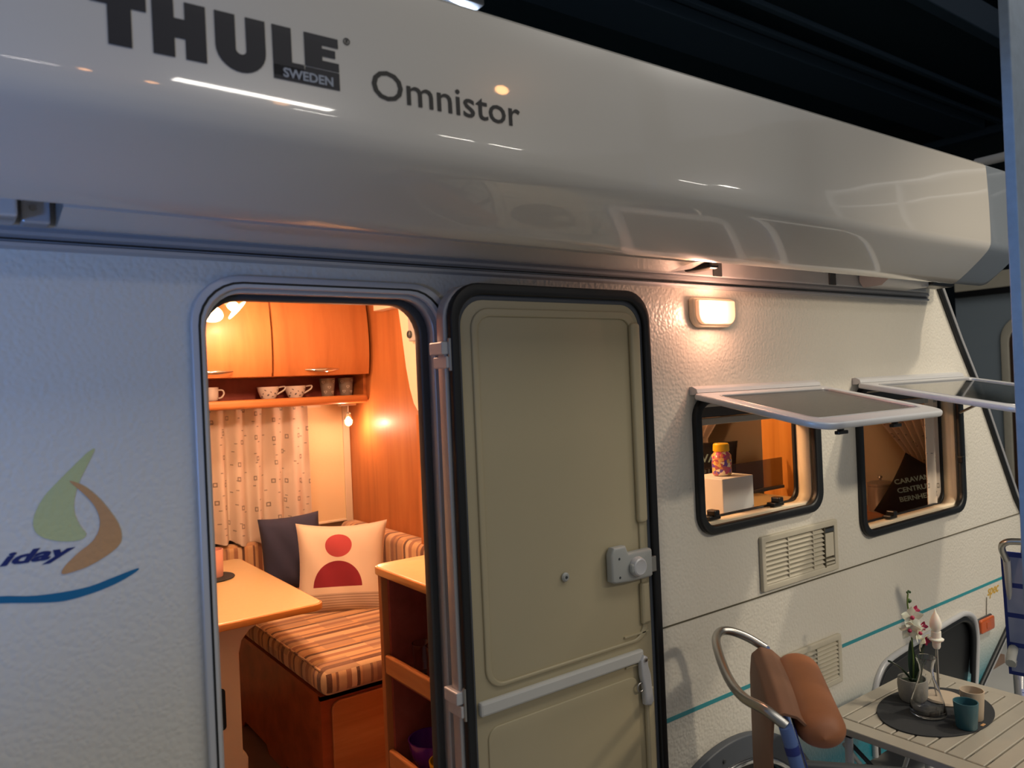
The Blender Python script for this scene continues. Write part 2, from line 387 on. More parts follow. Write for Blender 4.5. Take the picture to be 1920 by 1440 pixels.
def cr(pts, n=8, cyc=False):
    P = [Vector(p) for p in pts]; out = []
    N = len(P); rng = range(N if cyc else N-1)
    for i in rng:
        g = (lambda k: P[k % N]) if cyc else (lambda k: P[max(0, min(N-1, k))])
        a, b, c, d = g(i-1), g(i), g(i+1), g(i+2)
        for j in range(n):
            t = j/n; out.append(.5*((2*b)+(c-a)*t+(2*a-5*b+4*c-d)*t*t+(3*b-a-3*c+d)*t**3))
    if not cyc: out.append(P[-1])
    return out
def tube(pts, r, cyc=False, smooth=0, res=3):
    if smooth: pts = cr(pts, smooth, cyc)
    cu = bpy.data.curves.new('c', 'CURVE'); cu.dimensions = '3D'; cu.bevel_depth = 1.0 if isinstance(r, (list, tuple)) else r
    cu.bevel_resolution = res; cu.use_fill_caps = True
    s = cu.splines.new('POLY'); s.points.add(len(pts)-1); s.use_cyclic_u = cyc
    for k, p in enumerate(pts):
        s.points[k].co = (*p, 1)
        if isinstance(r, (list, tuple)): s.points[k].radius = r[min(len(r)-1, int(k*len(r)/len(pts)))]
    return fixn(conv(cu))
def lathe(prof, loc=(0, 0, 0), axis=Z, seg=32, close=False):
    bm = bmesh.new(); rows = []
    for (r, z) in prof:
        if r < 1e-6: rows.append([bm.verts.new((0, 0, z))])
        else: rows.append([bm.verts.new((r*math.cos(2*PI*i/seg), r*math.sin(2*PI*i/seg), z)) for i in range(seg)])
    if close: rows.append(rows[0])
    for a, b in zip(rows, rows[1:]):
        for i in range(seg):
            j = (i+1) % seg
            q = [a[i % len(a)], a[j % len(a)], b[j % len(b)], b[i % len(b)]]
            u = []
            for v in q:
                if v not in u: u.append(v)
            if len(u) > 2:
                try: bm.faces.new(u)
                except ValueError: pass
    bmesh.ops.recalc_face_normals(bm, faces=bm.faces)
    me = bpy.data.meshes.new('m'); bm.to_mesh(me); bm.free()
    q = Vector(axis).to_track_quat('Z', 'Y').to_matrix().to_4x4()
    me.transform(Matrix.Translation(Vector(loc)) @ q); return me
def prof_x(poly, x0, x1, caps=True):    # polygon of (y, z) swept along x
    bm = bmesh.new(); a = [bm.verts.new((x0, y, z)) for y, z in poly]; b = [bm.verts.new((x1, y, z)) for y, z in poly]
    n = len(poly)
    for i in range(n): bm.faces.new((a[i], a[(i+1) % n], b[(i+1) % n], b[i]))
    if caps: bm.faces.new(a); bm.faces.new(b[::-1])
    bmesh.ops.recalc_face_normals(bm, faces=bm.faces); me = bpy.data.meshes.new('m'); bm.to_mesh(me); bm.free(); return me
def grid(fn, nu, nv, uvs=None, cyc=False):
    bm = bmesh.new(); uvl = bm.loops.layers.uv.new('UVMap')
    R = [[bm.verts.new(fn(i/nu, j/nv)) for j in range(nv+1)] for i in range(nu+1)]
    for i in range(nu):
        for j in range(nv):
            f = bm.faces.new((R[i][j], R[i+1][j], R[i+1][j+1], R[i][j+1]))
            for l, (a, b) in zip(f.loops, ((i, j), (i+1, j), (i+1, j+1), (i, j+1))):
                u, v = a/nu, b/nv; l[uvl].uv = uvs(u, v) if uvs else (u, v)
    me = bpy.data.meshes.new('m'); bm.to_mesh(me); bm.free(); return me
def solid(o, t, off=0):
    md = o.modifiers.new('thickness', 'SOLIDIFY'); md.thickness = t; md.offset = off; return o
def text(s, size, t, O, U=X, V=Z, shear=0, off=0, sx=1.0, align='LEFT', spacing=1.0):
    cu = bpy.data.curves.new('t', 'FONT'); cu.body = s; cu.size = size; cu.extrude = t/2; cu.shear = shear; cu.offset = off; cu.align_x = align
    cu.space_character = spacing; cu.resolution_u = 3
    me = conv(cu)
    for v in me.vertices: v.co.x *= sx; v.co.z += t/2
    return place(me, O, U, V)
def pillow_mesh(W, H, T, loc, N, up, n=22, pinch=.12):
    N = Vector(N).normalized(); up = Vector(up); U = up.cross(N).normalized(); V = N.cross(U).normalized(); L = Vector(loc)
    bm = bmesh.new(); uvl = bm.loops.layers.uv.new('UVMap')
    def pt(u, v, s):
        a, b = 2*u-1, 2*v-1
        th_ = max(0, (1-a**4)*(1-b**4))**.55
        k = pinch
        px = a*(1-k*(1-a*a)*0 - k*(1-b*b)*a*a*0 - k*.5*(1-b**2)*abs(a)); py = b*(1-k*.5*(1-a**2)*abs(b))
        wr = .004*math.sin(9*a+5*b)*th_
        return L+U*(px*W/2)+V*(py*H/2)+N*(s*(th_*T/2+wr if th_ > 0 else 0))
    for s in (1, -1):
        R = [[bm.verts.new(pt(i/n, j/n, s)) for j in range(n+1)] for i in range(n+1)]
        for i in range(n):
            for j in range(n):
                vs = (R[i][j], R[i+1][j], R[i+1][j+1], R[i][j+1]); cs = ((i, j), (i+1, j), (i+1, j+1), (i, j+1))
                if s < 0: vs = vs[::-1]; cs = cs[::-1]
                f = bm.faces.new(vs)
                for l, (a, b) in zip(f.loops, cs): l[uvl].uv = (a/n, b/n) if s > 0 else (0, 1)
    bmesh.ops.remove_doubles(bm, verts=bm.verts, dist=1e-5)
    me = bpy.data.meshes.new('m'); bm.to_mesh(me); bm.free(); return me, U, V, N
def copytree(o, parent=None):
    c = o.copy(); C.objects.link(c)
    if parent is not None: c.parent = parent
    for ch in list(o.children): copytree(ch, c)
    return c
def cupmesh(r0, r1, h, t=.003):
    return [(0, 0), (r0, 0), (r0+.002, .003), (r1, h), (r1-t, h), (r0-t, t+.002), (0, t+.002)]

# ================================================================== the hall
def structure(name, me, mt): return tag(link(name, me, mt), kind='structure')
structure('floor', box(-8, 12, -12, 6, -.1, 0), 'hallfloor')
structure('wall_right', box(11.7, 11.85, -12, 6, 0, 6.3), 'hallwall')
structure('wall_back', box(-8, 11.7, 6, 6.15, 0, 6), 'hallwall')
structure('ceiling', box(-8, 12, 1.2, 6, 6.2, 6.3), 'ceil')
structure('trim_1', box(11.55, 11.7, -12, 6, 4.93, 5.03), 'beam')
for i, (y, z, hgt, wd) in enumerate(((3.2, 5.0, .12, .5), (2.75, 5.0, .05, .06), (2.45, 5.0, .05, .06), (1.75, 5.1, .3, .12), (5.0, 5.3, .25, .3))):
    tag(link('ceiling_beam', box(-8, 11.5, y-wd/2, y+wd/2, z, z+hgt, .008), 'beam'),
        ['wide dark steel beam running just above the white awning case', 'thin dark rail along the ceiling, nearest the wide beam',
         'thin dark rail along the ceiling, second above the wide beam', 'deep grey ceiling beam in the upper right corner of the photo',
         'dark beam far back under the hall roof'][i], 'beam')
structure('ceiling_lower', box(-8, 11.7, 1.9, 6.0, 5.45, 5.5), 'ceil')
t = thing('tube_light', (3.45, 3.8, 5.1), 'pair of lit tube lights above the left end of the awning', 'light')
link('housing', box(3.2, 3.75, 3.68, 3.92, 5.0, 5.06, .01), 'alu_pale', t)
M_['tube'] = mat('lit_tube', 'dfeaff', .3, emit='cfe2ff', es=6)
link('tube', tube([(3.22, 3.84, 4.97), (3.62, 3.98, 4.97)], .018), 'tube', t)
link('tube', tube([(3.36, 3.66, 4.97), (3.76, 3.80, 4.97)], .018), 'tube', t)

# ================================================================== the caravan
car = thing('caravan', (1.5, 1.1, 0), 'white caravan with hammered side panel, open entrance door and two propped windows', 'caravan')
FRONT = [(3.72, .30), (3.764, .342), (4.065, .532), (4.25, .76), (4.31, .98), (4.285, 1.06), (4.213, 1.143), (3.88, 1.656), (3.687, 1.906), (3.53, 2.13), (3.40, 2.34), (3.25, 2.46), (3.0, 2.52)]
arc = [(1.97+.405*math.cos(a), .15+.405*math.sin(a)) for a in [PI-.38-(PI-.76)*i/20 for i in range(21)]]
outer = [(-1.7, .30)] + arc + FRONT + [(-1.7, 2.52)]
DOOR = rr(.40, .36, .967, 2.032, .085)
W1 = rr(1.875, 1.315, 2.515, 1.70, .055); W2 = rr(2.805, 1.165, 3.635, 1.71, .06)
HATCH = [(2.85, .33), (2.85, .53), (2.87, .58), (2.92, .625), (3.06, .65), (3.55, .675), (3.64, .665), (3.69, .62), (3.70, .56), (3.66, .42), (3.62, .33)]
link('side_panel', plate([outer, DOOR, W1, W2, HATCH], .035, (0, .035, 0)), 'panel', car)
# body shell
def strip_shell(pts, y0, y1, t):
    f = lambda u, v: None
    bm = bmesh.new(); A = [bm.verts.new((x, y0, z)) for x, z in pts]; B = [bm.verts.new((x, y1, z)) for x, z in pts]
    for i in range(len(pts)-1): bm.faces.new((A[i], A[i+1], B[i+1], B[i]))
    bmesh.ops.solidify(bm, geom=list(bm.faces), thickness=t); bmesh.ops.recalc_face_normals(bm, faces=bm.faces)
    me = bpy.data.meshes.new('m'); bm.to_mesh(me); bm.free(); return me
FR = [(x-.012, z) for x, z in FRONT]
link('front_shell', strip_shell(FR, .03, 2.2, .02), 'panel', car)
link('roof', box(-1.7, 3.05, .03, 2.2, 2.50, 2.53), 'panel', car)
link('inner_ceiling', box(-1.65, 3.30, .036, 2.13, 2.27, 2.29), 'ceilin', car)
link('back_wall', box(-1.7, 4.2, 2.13, 2.2, .30, 2.52), 'wallin', car)
link('rear_wall', box(-1.7, -1.65, .036, 2.2, .30, 2.5), 'wallin', car)
link('inner_floor', box(-1.65, 4.1, .036, 2.13, .34, .38), 'floor_in', car)
link('front_lining', strip_shell([(3.98, .38), (4.12, .75), (4.15, 1.0), (4.08, 1.12), (3.76, 1.62), (3.42, 2.12), (3.25, 2.27)], .036, 2.13, .02), 'wallin', car)
# edge trim on the sloping front end
for nm, dx, r, mt in (('edge_seal', -.028, .012, 'rubber'), ('edge_rail', -.006, .012, 'alu'), ('edge_bead', .012, .006, 'rubber')):
    link(nm, tube([(x+dx, -.006, z) for x, z in FRONT], r), mt, car)
link('belt_seam', box(1.62, 4.27, -.003, .001, 1.052, 1.056), 'vent_dark', car)
def stripe(x0, x1): link('teal_stripe', box(x0, x1, -.0012, .001, .770, .783), 'teal', car)
stripe(1.62, 2.13); stripe(2.635, 4.20)
# awning rail on the wall
link('gutter_rail', prof_x([(0, 2.112), (-.012, 2.112), (-.018, 2.104), (-.018, 2.098), (-.010, 2.094), (-.010, 2.088), (-.018, 2.084), (-.016, 2.078), (0, 2.074)], -1.7, 3.38), 'alu', car)
link('gutter_groove', box(-1.7, 3.37, -.013, -.001, 2.0895, 2.0925), 'rubber', car)
# door frame: pale outer flange, groove, warm rebate and dark inner lip
dfr = link('door_frame', plate([rr(.386, .34, .985, 2.046, .10), rr(.412, .37, .955, 2.020, .085)], .016, (0, 0, 0), bev=.004), 'alu_pale', car, smooth=30)
link('frame_groove', plate([rr(.4, .36, .968, 2.032, .09), rr(.404, .364, .964, 2.028, .088)], .0175, (0, 0, 0)), 'rubber', dfr)
link('frame_rebate', plate([rr(.402, .362, .966, 2.03, .088), rr(.418, .38, .945, 2.012, .08)], .036, (0, .036, 0)), 'alu', dfr)
link('frame_seal', plate([rr(.41, .37, .955, 2.02, .085), rr(.424, .385, .925, 2.000, .075)], .03, (0, .062, 0), bev=.006), 'greyd', dfr, smooth=30)
# open door leaf folded flat against the wall
y0 = -.035
door = link('door_leaf', plate([rr(.93, .36, 1.597, 2.043, .085)], .035, (0, y0, 0), bev=.006), 'alu', car, smooth=30)
link('door_edge_rail', prof_x([(-.03, 0), (-.03, 0), (-.03, 0)], 0, .001) if False else box(.936, .945, -.070, -.03, .42, 1.97, .003), 'alu', door)
link('door_seal', plate([rr(.938, .37, 1.598, 2.044, .085), rr(.962, .39, 1.572, 2.016, .07)], .022, (0, -.068, 0), bev=.006), 'rubber', door, smooth=30)
link('door_lining_rim', plate([rr(.960, .385, 1.575, 2.020, .07), rr(.972, .395, 1.562, 2.004, .065)], .010, (0, -.068, 0), bev=.003), 'rubber_grey', door, smooth=30)
lin_ = link('door_lining', plate([rr(.968, .39, 1.567, 2.010, .065)], .008, (0, -.068, 0), bev=.003), 'door_cream', door, smooth=30)
def raised(l, t=.010, bev=.009, mt='door_cream', nm='lining_relief'): return link(nm, plate([l], t, (0, -.074, 0), bev=min(bev, t/2-.0005)), mt, door, smooth=40)
link('lining_relief', plate([rr(1.000, 1.075, 1.548, 1.985, .05), rr(1.017, 1.085, 1.528, 1.965, .04)], .008, (0, -.074, 0), bev=.0035), 'door_cream', door, smooth=40)
raised(rr(1.520, 1.400, 1.556, 1.955, .012), .016, .007)
raised(rr(1.520, 1.120, 1.552, 1.235, .006), .016, .007)
raised(rr(1.000, .45, 1.500, .985, .03), .006, .0025)
raised(rr(1.520, .45, 1.552, .945, .006), .016, .007)
for z in (1.095, 1.012): link('rib', box(1.455, 1.545, -.082, -.074, z, z+.005, .001), 'door_cream', door)
link('cross_bar', box(.975, 1.515, -.092, -.074, 1.022, 1.056, .006), 'white_strap', door)
# lock
lk = link('door_lock', plate([[(1.398, 1.262), (1.398, 1.335), (1.408, 1.352), (1.452, 1.352), (1.462, 1.33), (1.548, 1.33), (1.552, 1.325), (1.552, 1.256), (1.545, 1.252), (1.47, 1.252), (1.41, 1.256)]], .026, (0, -.078, 0), bev=.007), 'greyp', door, smooth=40)
link('lock_knob', lathe([(0, 0), (.026, 0), (.028, .006), (.024, .016), (.020, .018), (.017, .017), (0, .017)], (1.488, -.103, 1.291), -Y, 24), 'alu_pale', lk, smooth=40)
link('lock_lever', box(1.458, 1.490, -.118, -.103, 1.277, 1.303, .006), 'greyp', lk)
link('latch_tongue', box(1.552, 1.572, -.098, -.084, 1.262, 1.305, .002), 'steel', lk)
for z in (1.275, 1.325): link('screw', lathe([(0, 0), (.004, 0), (.003, .002), (0, .002)], (1.425, -.103, z-.004), -Y, 12), 'greyd', lk)
bt = link('door_button', lathe([(0, 0), (.011, 0), (.012, .004), (.008, .008), (0, .007)], (1.255, -.078, 1.30), -Y, 20), 'greyp', door, smooth=40)
link('button_centre', lathe([(0, 0), (.004, 0), (.003, .003), (0, .003)], (1.255, -.085, 1.30), -Y, 12), 'greyd', bt)
la = link('toggle_latch', plate([[(1.508, .905), (1.505, .955), (1.498, .99), (1.497, 1.03), (1.508, 1.043), (1.522, 1.035), (1.524, 1.01), (1.532, .985), (1.535, .95), (1.540, .91), (1.528, .898)]], .020, (0, -.080, 0), bev=.006), 'alu_pale', door, smooth=40)
link('latch_ring', tube([(1.498+.012*math.cos(a), -.09, .955+.012*math.sin(a)) for a in [i*PI/6 for i in range(12)]], .003, True), 'steel', la)
link('latch_pin', lathe([(0, 0), (.005, 0), (.005, .006), (0, .007)], (1.51, -.098, 1.030), -Y, 12), 'steel', la)
# three hinges on the post between frame and leaf
for z in (1.905, 1.092, .885):
    h_ = link('hinge', join([box(.918, .946, -.078, -.020, z-.030, z, .003), box(.928, .952, -.080, -.020, z-.062, z-.034, .003)]), 'alu_pale', car)
    link('hinge_pin', lathe([(0, 0), (.006, 0), (.006, .075), (0, .077)], (.940, -.080, z-.068), Z, 14), 'steel', h_)
link('hinge_post', box(.962, .972, -.036, 0, .40, 1.97, .003), 'alu', car)
# awning lamp with its lens
ly = -.002
lp = link('wall_lamp', plate([rr(1.862, 1.952, 2.062, 2.044, (.04, .04, .012, .012))], .022, (0, 0, 0), bev=.006), 'cream', car, smooth=40)
link('lamp_lens', plate([rr(1.872, 1.960, 2.053, 2.037, (.034, .034, .008, .008))], .014, (0, -.020, 0), bev=.005), 'lens', lp, smooth=40)
M_['lampcore'] = mat('lamp_filament_glow', 'ffe0b0', .3, emit='ffcf9a', es=6)
link('lamp_bulb', plate([rr(1.892, 1.966, 1.968, 2.032, .025)], .004, (0, -.032, 0), bev=.0015), 'lampcore', lp, smooth=40)
def point(name, loc, p, col, r=.02):
    l = bpy.data.lights.new(name, 'POINT'); l.energy = p; l.color = col; l.shadow_soft_size = r
    o = bpy.data.objects.new(name, l); C.objects.link(o); o.location = loc
OR = (1.0, .56, .35)
point('wall_lamp_light', (1.94, -.075, 2.0), 3.0, (1, .50, .33), .03)

# windows with frame, reveal and hinged flap
def window(x0, z0, x1, z1, r, flaplen, drop, panemat, latches, knobs):
    wf = link('window_frame', plate([rr(x0-.018, z0-.018, x1+.018, z1+.018, r+.018), rr(x0+.012, z0+.012, x1-.022, z1-.010, r-.008)], .024, (0, .004, 0), bev=.008), 'rubber', car, smooth=40)
    link('reveal', plate([rr(x0-.002, z0-.002, x1+.002, z1+.002, r), rr(x0+.014, z0+.014, x1-.014, z1-.014, r-.012)], .058, (0, .07, 0)), 'cream', wf)
    link('inner_seal', plate([rr(x0+.004, z0+.004, x1-.004, z1-.004, r), rr(x0+.02, z0+.02, x1-.02, z1-.02, r-.01)], .016, (0, .082, 0), bev=.005), 'rubber', wf, smooth=40)
    link('blind_cassette', box(x0+.01, x1-.01, .085, .125, z1-.060, z1-.004, .006), 'greyd', wf)
    link('blind_rail', box(x0+.02, x1-.02, .08, .10, z1-.085, z1-.062, .003), 'greyp', wf)
    for (a, b) in latches:
        l_ = link('window_catch', join([box(a-.028, a+.028, .028, .062, b-.006, b+.008, .003), box(a-.012, a+.014, .02, .055, b+.006, b+.026, .004)]), 'blackp', wf)
    # flap
    hx0, hx1 = x0-.035, x1-.0
    O = Vector((hx0, -.026, 1.748)); U = X; V = Vector((0, -math.cos(drop), -math.sin(drop)))
    Wd = hx1-hx0+.02
    N_ = Vector(U).cross(V)   # points down
    fl = link('window_flap', plate([rr(0, 0, Wd, flaplen, (.015, .015, .06, .06)), rr(.055, .045, Wd-.055, flaplen-.06, .03)], .020, O, U, V, bev=.007), 'alu_pale', car, smooth=40)
    link('pane', plate([rr(.05, .04, Wd-.05, flaplen-.055, .03)], .007, O+N_*.004, U, V, bev=.002), panemat, fl)
    link('pane_trim', plate([rr(.052, .042, Wd-.052, flaplen-.057, .03), rr(.060, .050, Wd-.060, flaplen-.065, .025)], .012, O+N_*(-.001), U, V, bev=.003), 'alu', fl, smooth=40)
    link('hinge_strip', prof_x([(-.001, 1.742), (-.001, 1.766), (-.012, 1.768), (-.03, 1.760), (-.034, 1.748), (-.02, 1.742)], hx0+.01, hx1), 'alu_pale', fl)
    for k in knobs:
        c = O+U*(k*Wd)+V*(flaplen-.035)+N_*.02
        link('flap_catch', join([lathe([(0, 0), (.009, 0), (.009, .02), (0, .02)], c, N_, 12), box(c.x-.024, c.x+.024, c.y-.007, c.y+.007, c.z-.024, c.z-.014, .002)]), 'blackp', fl)
    return wf
w1 = window(1.875, 1.315, 2.515, 1.72, .055, .445, .20, 'acrylic', [(1.985, 1.338), (2.33, 1.338)], [.2, .62])
w2 = window(2.805, 1.165, 3.635, 1.72, .06, .575, .17, 'acrylic_s', [(3.10, 1.188)], [.2, .75])
link('flap_stay', tube([(3.62, -.012, 1.585), (3.60, -.16, 1.655), (3.60, -.26, 1.690)], .006), 'steel', w2)
link('stay_knob', join([lathe([(0, 0), (.014, 0), (.014, .03), (0, .03)], (3.585, -.15, 1.645), Z, 12), box(3.55, 3.62, -.165, -.135, 1.634, 1.645, .003)]), 'blackp', w2)
link('frame_clip', box(3.595, 3.625, -.03, -.005, 1.365, 1.395, .004), 'blackp', w2)

# refrigerator vents with slats
def vent(x0, z0, x1, z1, closed):
    v = link('vent', plate([rr(x0, z0, x1, z1, .008), rr(x0+.022, z0+.022, x1-.022, z1-.022, .004)], .014, (0, 0, 0), bev=.004), 'vent', car, 'cream plastic vent grille ' + ('nearest under the left window' if closed else 'lower, behind the tan chair pad'), smooth=40)
    link('vent_back', box(x0+.02, x1-.02, -.0015, -.0005, z0+.02, z1-.02), 'vent_dark', v)
    n = 9; hh = (z1-z0-.044)/n; xe = x1-.085 if closed else x1-.022
    for k in range(n):
        zb = z0+.022+k*hh
        link('slat', prof_x([(-.003, zb+.002), (-.012, zb), (-.013, zb+.003), (-.003, zb+hh*.72)], x0+.021, xe), 'vent', v)
    for q in (.33, .66): link('slat_divider', box(x0+q*(x1-x0)-.002, x0+q*(x1-x0)+.002, -.0125, -.002, z0+.022, z1-.022), 'vent', v)
    if closed:
        link('vent_post', box(x1-.088, x1-.082, -.014, -.002, z0+.02, z1-.02), 'vent_dark', v)
        link('vent_shutter', box(x1-.080, x1-.024, -.011, -.002, z0+.055, z1-.045, .002), 'vent', v)
        link('vent_label', box(x1-.080, x1-.024, -.0125, -.002, z1-.040, z1-.028), 'greyd', v)
        for k in range(2): link('slat', box(x1-.080, x1-.024, -.012, -.003, z0+.027+k*.013, z0+.033+k*.013), 'vent', v)
vent(2.163, 1.068, 2.617, 1.253, True)
vent(2.160, .655, 2.612, .833, False)
# hatch at the front end
link('hatch_trim', tube([(x, -.006, z) for x, z in [(2.82, .31), (2.82, .46), (2.83, .54), (2.87, .61), (2.95, .650), (3.20, .672), (3.50, .692), (3.61, .692), (3.69, .655), (3.715, .57), (3.70, .45), (3.67, .31)]], .012, smooth=6), 'alu_pale', car, smooth=60)
link('hatch_recess', box(2.83, 3.71, .036, .30, .325, .70), 'blackp', car)
link('hatch_glass', box(2.825, 3.715, .012, .034, .32, .695), 'blackp', car)
link('hatch_seal', tube([(x, -.001, z) for x, z in [(2.845, .31), (2.845, .46), (2.855, .53), (2.89, .592), (2.96, .628), (3.20, .650), (3.50, .670), (3.60, .668), (3.665, .635), (3.69, .57), (3.675, .45), (3.65, .31)]], .013, smooth=6), 'rubber', car)
mk = link('marker_lamp', plate([rr(3.735, .572, 3.872, .634, .012)], .020, (0, 0, 0), bev=.005), 'orange_lens', car, smooth=40)
link('marker_base', plate([rr(3.730, .567, 3.877, .639, .014)], .008, (0, 0, 0), bev=.003), 'greyd', mk)
link('marker_reflector', plate([rr(3.785, .588, 3.822, .618, .006)], .003, (0, -.019, 0), bev=.001), 'orange_lens', mk)
link('cable', tube([(3.835, -.004, .72), (3.83, -.002, .64)], .0015), 'vent_dark', car)
# wheel and arch
def ringarc(r0, r1, t, y, a0=.32, a1=PI-.32):
    n = 30; c = (1.97, .15)
    o = [(c[0]+r1*math.cos(a0+(a1-a0)*i/n), c[1]+r1*math.sin(a0+(a1-a0)*i/n)) for i in range(n+1)]
    i_ = [(c[0]+r0*math.cos(a1-(a1-a0)*i/n), c[1]+r0*math.sin(a1-(a1-a0)*i/n)) for i in range(n+1)]
    return plate([o+i_], t, (0, y, 0), bev=min(.006, t/2-.001))
fd = link('wheel_arch', ringarc(.418, .495, .03, 0), 'rubber_grey', car, smooth=40)
link('arch_trim', ringarc(.402, .420, .036, 0), 'chrome', fd, smooth=40)
link('arch_screw', lathe([(0, 0), (.008, 0), (.006, .004), (0, .005)], (1.905, -.03, .598), -Y, 14), 'greyd', fd)
link('wheel_well', box(1.58, 2.36, .036, .34, .30, .60), 'blackp', car)
wh = link('wheel', lathe([(.19, -.09), (.30, -.09), (.325, -.07), (.33, 0), (.325, .07), (.30, .09), (.19, .09), (.18, 0)], (1.97, .14, .33), -Y, 40, close=True), 'rubber', car, smooth=50)
link('rim', lathe([(0, -.02), (.06, -.01), (.10, .01), (.16, .02), (.19, .07), (.195, -.08), (0, -.08)], (1.97, .14, .33), -Y, 32), 'alu_pale', wh, smooth=40)
# livery
DG = [(.212, 1.713), (.2, 1.708), (.178, 1.687), (.154, 1.663), (.13, 1.637), (.114, 1.607), (.111, 1.584), (.12, 1.567), (.14, 1.556), (.166, 1.55), (.185, 1.551), (.192, 1.56), (.183, 1.576), (.175, 1.601), (.176, 1.626), (.184, 1.654), (.199, 1.685)]
DO = [(.169, 1.659), (.191, 1.648), (.214, 1.624), (.232, 1.597), (.246, 1.57), (.25, 1.547), (.245, 1.531), (.224, 1.515), (.195, 1.501), (.171, 1.495), (.154, 1.493), (.151, 1.498), (.159, 1.51), (.179, 1.528), (.201, 1.544), (.213, 1.564), (.215, 1.585), (.208, 1.608), (.192, 1.632)]
DB = [(-.06, 1.479), (0, 1.475), (.058, 1.472), (.101, 1.464), (.146, 1.461), (.193, 1.463), (.232, 1.472), (.274, 1.482), (.272, 1.476), (.242, 1.462), (.202, 1.451), (.155, 1.445), (.112, 1.450), (.058, 1.460), (0, 1.465), (-.06, 1.470)]
def sm(l): return [(p.x, p.y) for p in cr([(a, b, 0) for a, b in l], 4, True)]
link('flame_decal', plate([sm(DG)], .0010, (0, -.0003, 0)), 'dec_green', car, 'pale green flame decal')
link('flame_decal', plate([sm(DO)], .0010, (0, -.0009, 0)), 'dec_orange', car, 'orange crescent flame decal')
link('swoosh_decal', plate([sm(DB)], .0010, (0, -.0003, 0)), 'blue_dec', car, 'blue swoosh decal')
link('lettering', text('iday', .030, .001, (.058, -.0003, 1.524), shear=.38, off=.0011, sx=2.1), 'navy_dec', car, 'dark blue italic lettering iday')
link('lettering', text('spec', .064, .001, (3.852, -.0003, .722), shear=.35, off=.001, sx=1.0), 'gold', car, 'gold italic lettering spec')

# interior partition of the caravan
link('partition', box(1.65, 1.68, .95, 2.13, .38, 2.27), 'wood', car)
pp = link('partition_trim', plate([[(1.645, 2.27), (1.645, 2.165), (1.408, 2.165), (1.385, 2.054), (1.355, 1.889), (1.330, 1.80), (1.300, 1.735), (1.270, 1.705), (1.232, 1.697), (1.0, 1.697), (1.0, 2.27)]], .05, (1.598, 0, 0), Y, Z, bev=.002), 'cream', car)
for v in pp.data.vertices: pass
sw = link('control_bar', box(1.565, 1.597, 1.190, 1.262, 1.997, 2.24, .004), 'greyp', car)
link('control_knob', lathe([(0, 0), (.016, 0), (.016, .008), (.010, .010), (.009, .006), (0, .006)], (1.565, 1.245, 2.026), -X, 20), 'greyd', sw, smooth=40)
link('tall_panel', box(1.56, 1.60, .60, 1.215, .38, 1.69), 'wood', car)

# ================================================================== awning
aw = thing('awning', (1.0, -.15, 2.1), 'long glossy white awning case with navy lettering mounted above the caravan door', 'awning')
def face_y(z):     # front face profile, slightly bulged
    pts = [(2.240, -.357), (2.30, -.3575), (2.40, -.3560), (2.50, -.3525), (2.545, -.350)]
    for (a, b), (c, d) in zip(pts, pts[1:]):
        if z <= c: return b+(d-b)*(z-a)/(c-a)
    return -.35
PROF = [(-.03, 2.16), (-.03, 2.56), (-.25, 2.556), (-.30, 2.552), (-.344, 2.546), (-.350, 2.539)] + [(face_y(z), z) for z in (2.52, 2.49, 2.46, 2.43, 2.40, 2.37, 2.34, 2.31, 2.28)] + \
       [(-.3570, 2.255), (-.3555, 2.243), (-.351, 2.231), (-.344, 2.220), (-.334, 2.209), (-.318, 2.193), (-.295, 2.172), (-.270, 2.150), (-.245, 2.130), (-.228, 2.118), (-.215, 2.114), (-.205, 2.118), (-.20, 2.13), (-.20, 2.16)]
FP = PROF[2:]
def loft(profs, xs):
    bm = bmesh.new(); R = [[bm.verts.new((x, y, z)) for y, z in p] for p, x in zip(profs, xs)]; n = len(profs[0])
    for a, b in zip(R, R[1:]):
        for i in range(n): bm.faces.new((a[i], a[(i+1) % n], b[(i+1) % n], b[i]))
    bm.faces.new(R[0]); bm.faces.new(R[-1][::-1]); bmesh.ops.recalc_face_normals(bm, faces=bm.faces)
    me = bpy.data.meshes.new('m'); bm.to_mesh(me); bm.free(); return me
def shr(p, d):
    cy, cz = -.2, 2.34
    return [(cy+(y-cy)*(1-d), cz+(z-cz)*(1-d)) for y, z in p]
link('case', loft([PROF, PROF, shr(PROF, .008)], [-1.75, 3.145, 3.152]), 'awn', aw, smooth=35)
link('end_cap', loft([shr(PROF, .008), shr(PROF, .010), shr(PROF, .03), shr(PROF, .09), shr(PROF, .3)], [3.150, 3.38, 3.42, 3.45, 3.46]), 'awn_grey', aw, smooth=35)
link('mounting_profile', box(-1.7, 3.33, -.03, -.001, 2.112, 2.16, .003), 'alu_pale', aw)
# folded arm under the case on the left and its knuckle
arm = link('folded_arm', loft([[(-.165, 2.150), (-.165, 2.120), (-.06, 2.106), (-.035, 2.112), (-.035, 2.155)]]*2, [.16, 1.70]), 'awn', aw)
link('arm_end', loft([[(-.165, 2.150), (-.165, 2.120), (-.06, 2.106), (-.035, 2.112), (-.035, 2.155)], [(-.15, 2.150), (-.15, 2.135), (-.08, 2.120), (-.05, 2.125), (-.05, 2.155)]], [1.70, 1.80]), 'alu', arm)
link('arm_tip', box(1.79, 1.835, -.15, -.05, 2.112, 2.150, .008), 'blackp', arm)
br = link('case_bracket', box(.108, .150, -.075, -.03, 2.108, 2.158, .004), 'alu', aw)
link('bracket_bolt', lathe([(0, 0), (.006, 0), (.005, .005), (0, .005)], (.125, -.075, 2.134), -Y, 12), 'steel', br)
link('arm_left', box(-1.6, .10, -.12, -.035, 2.108, 2.150, .004), 'awn', aw)
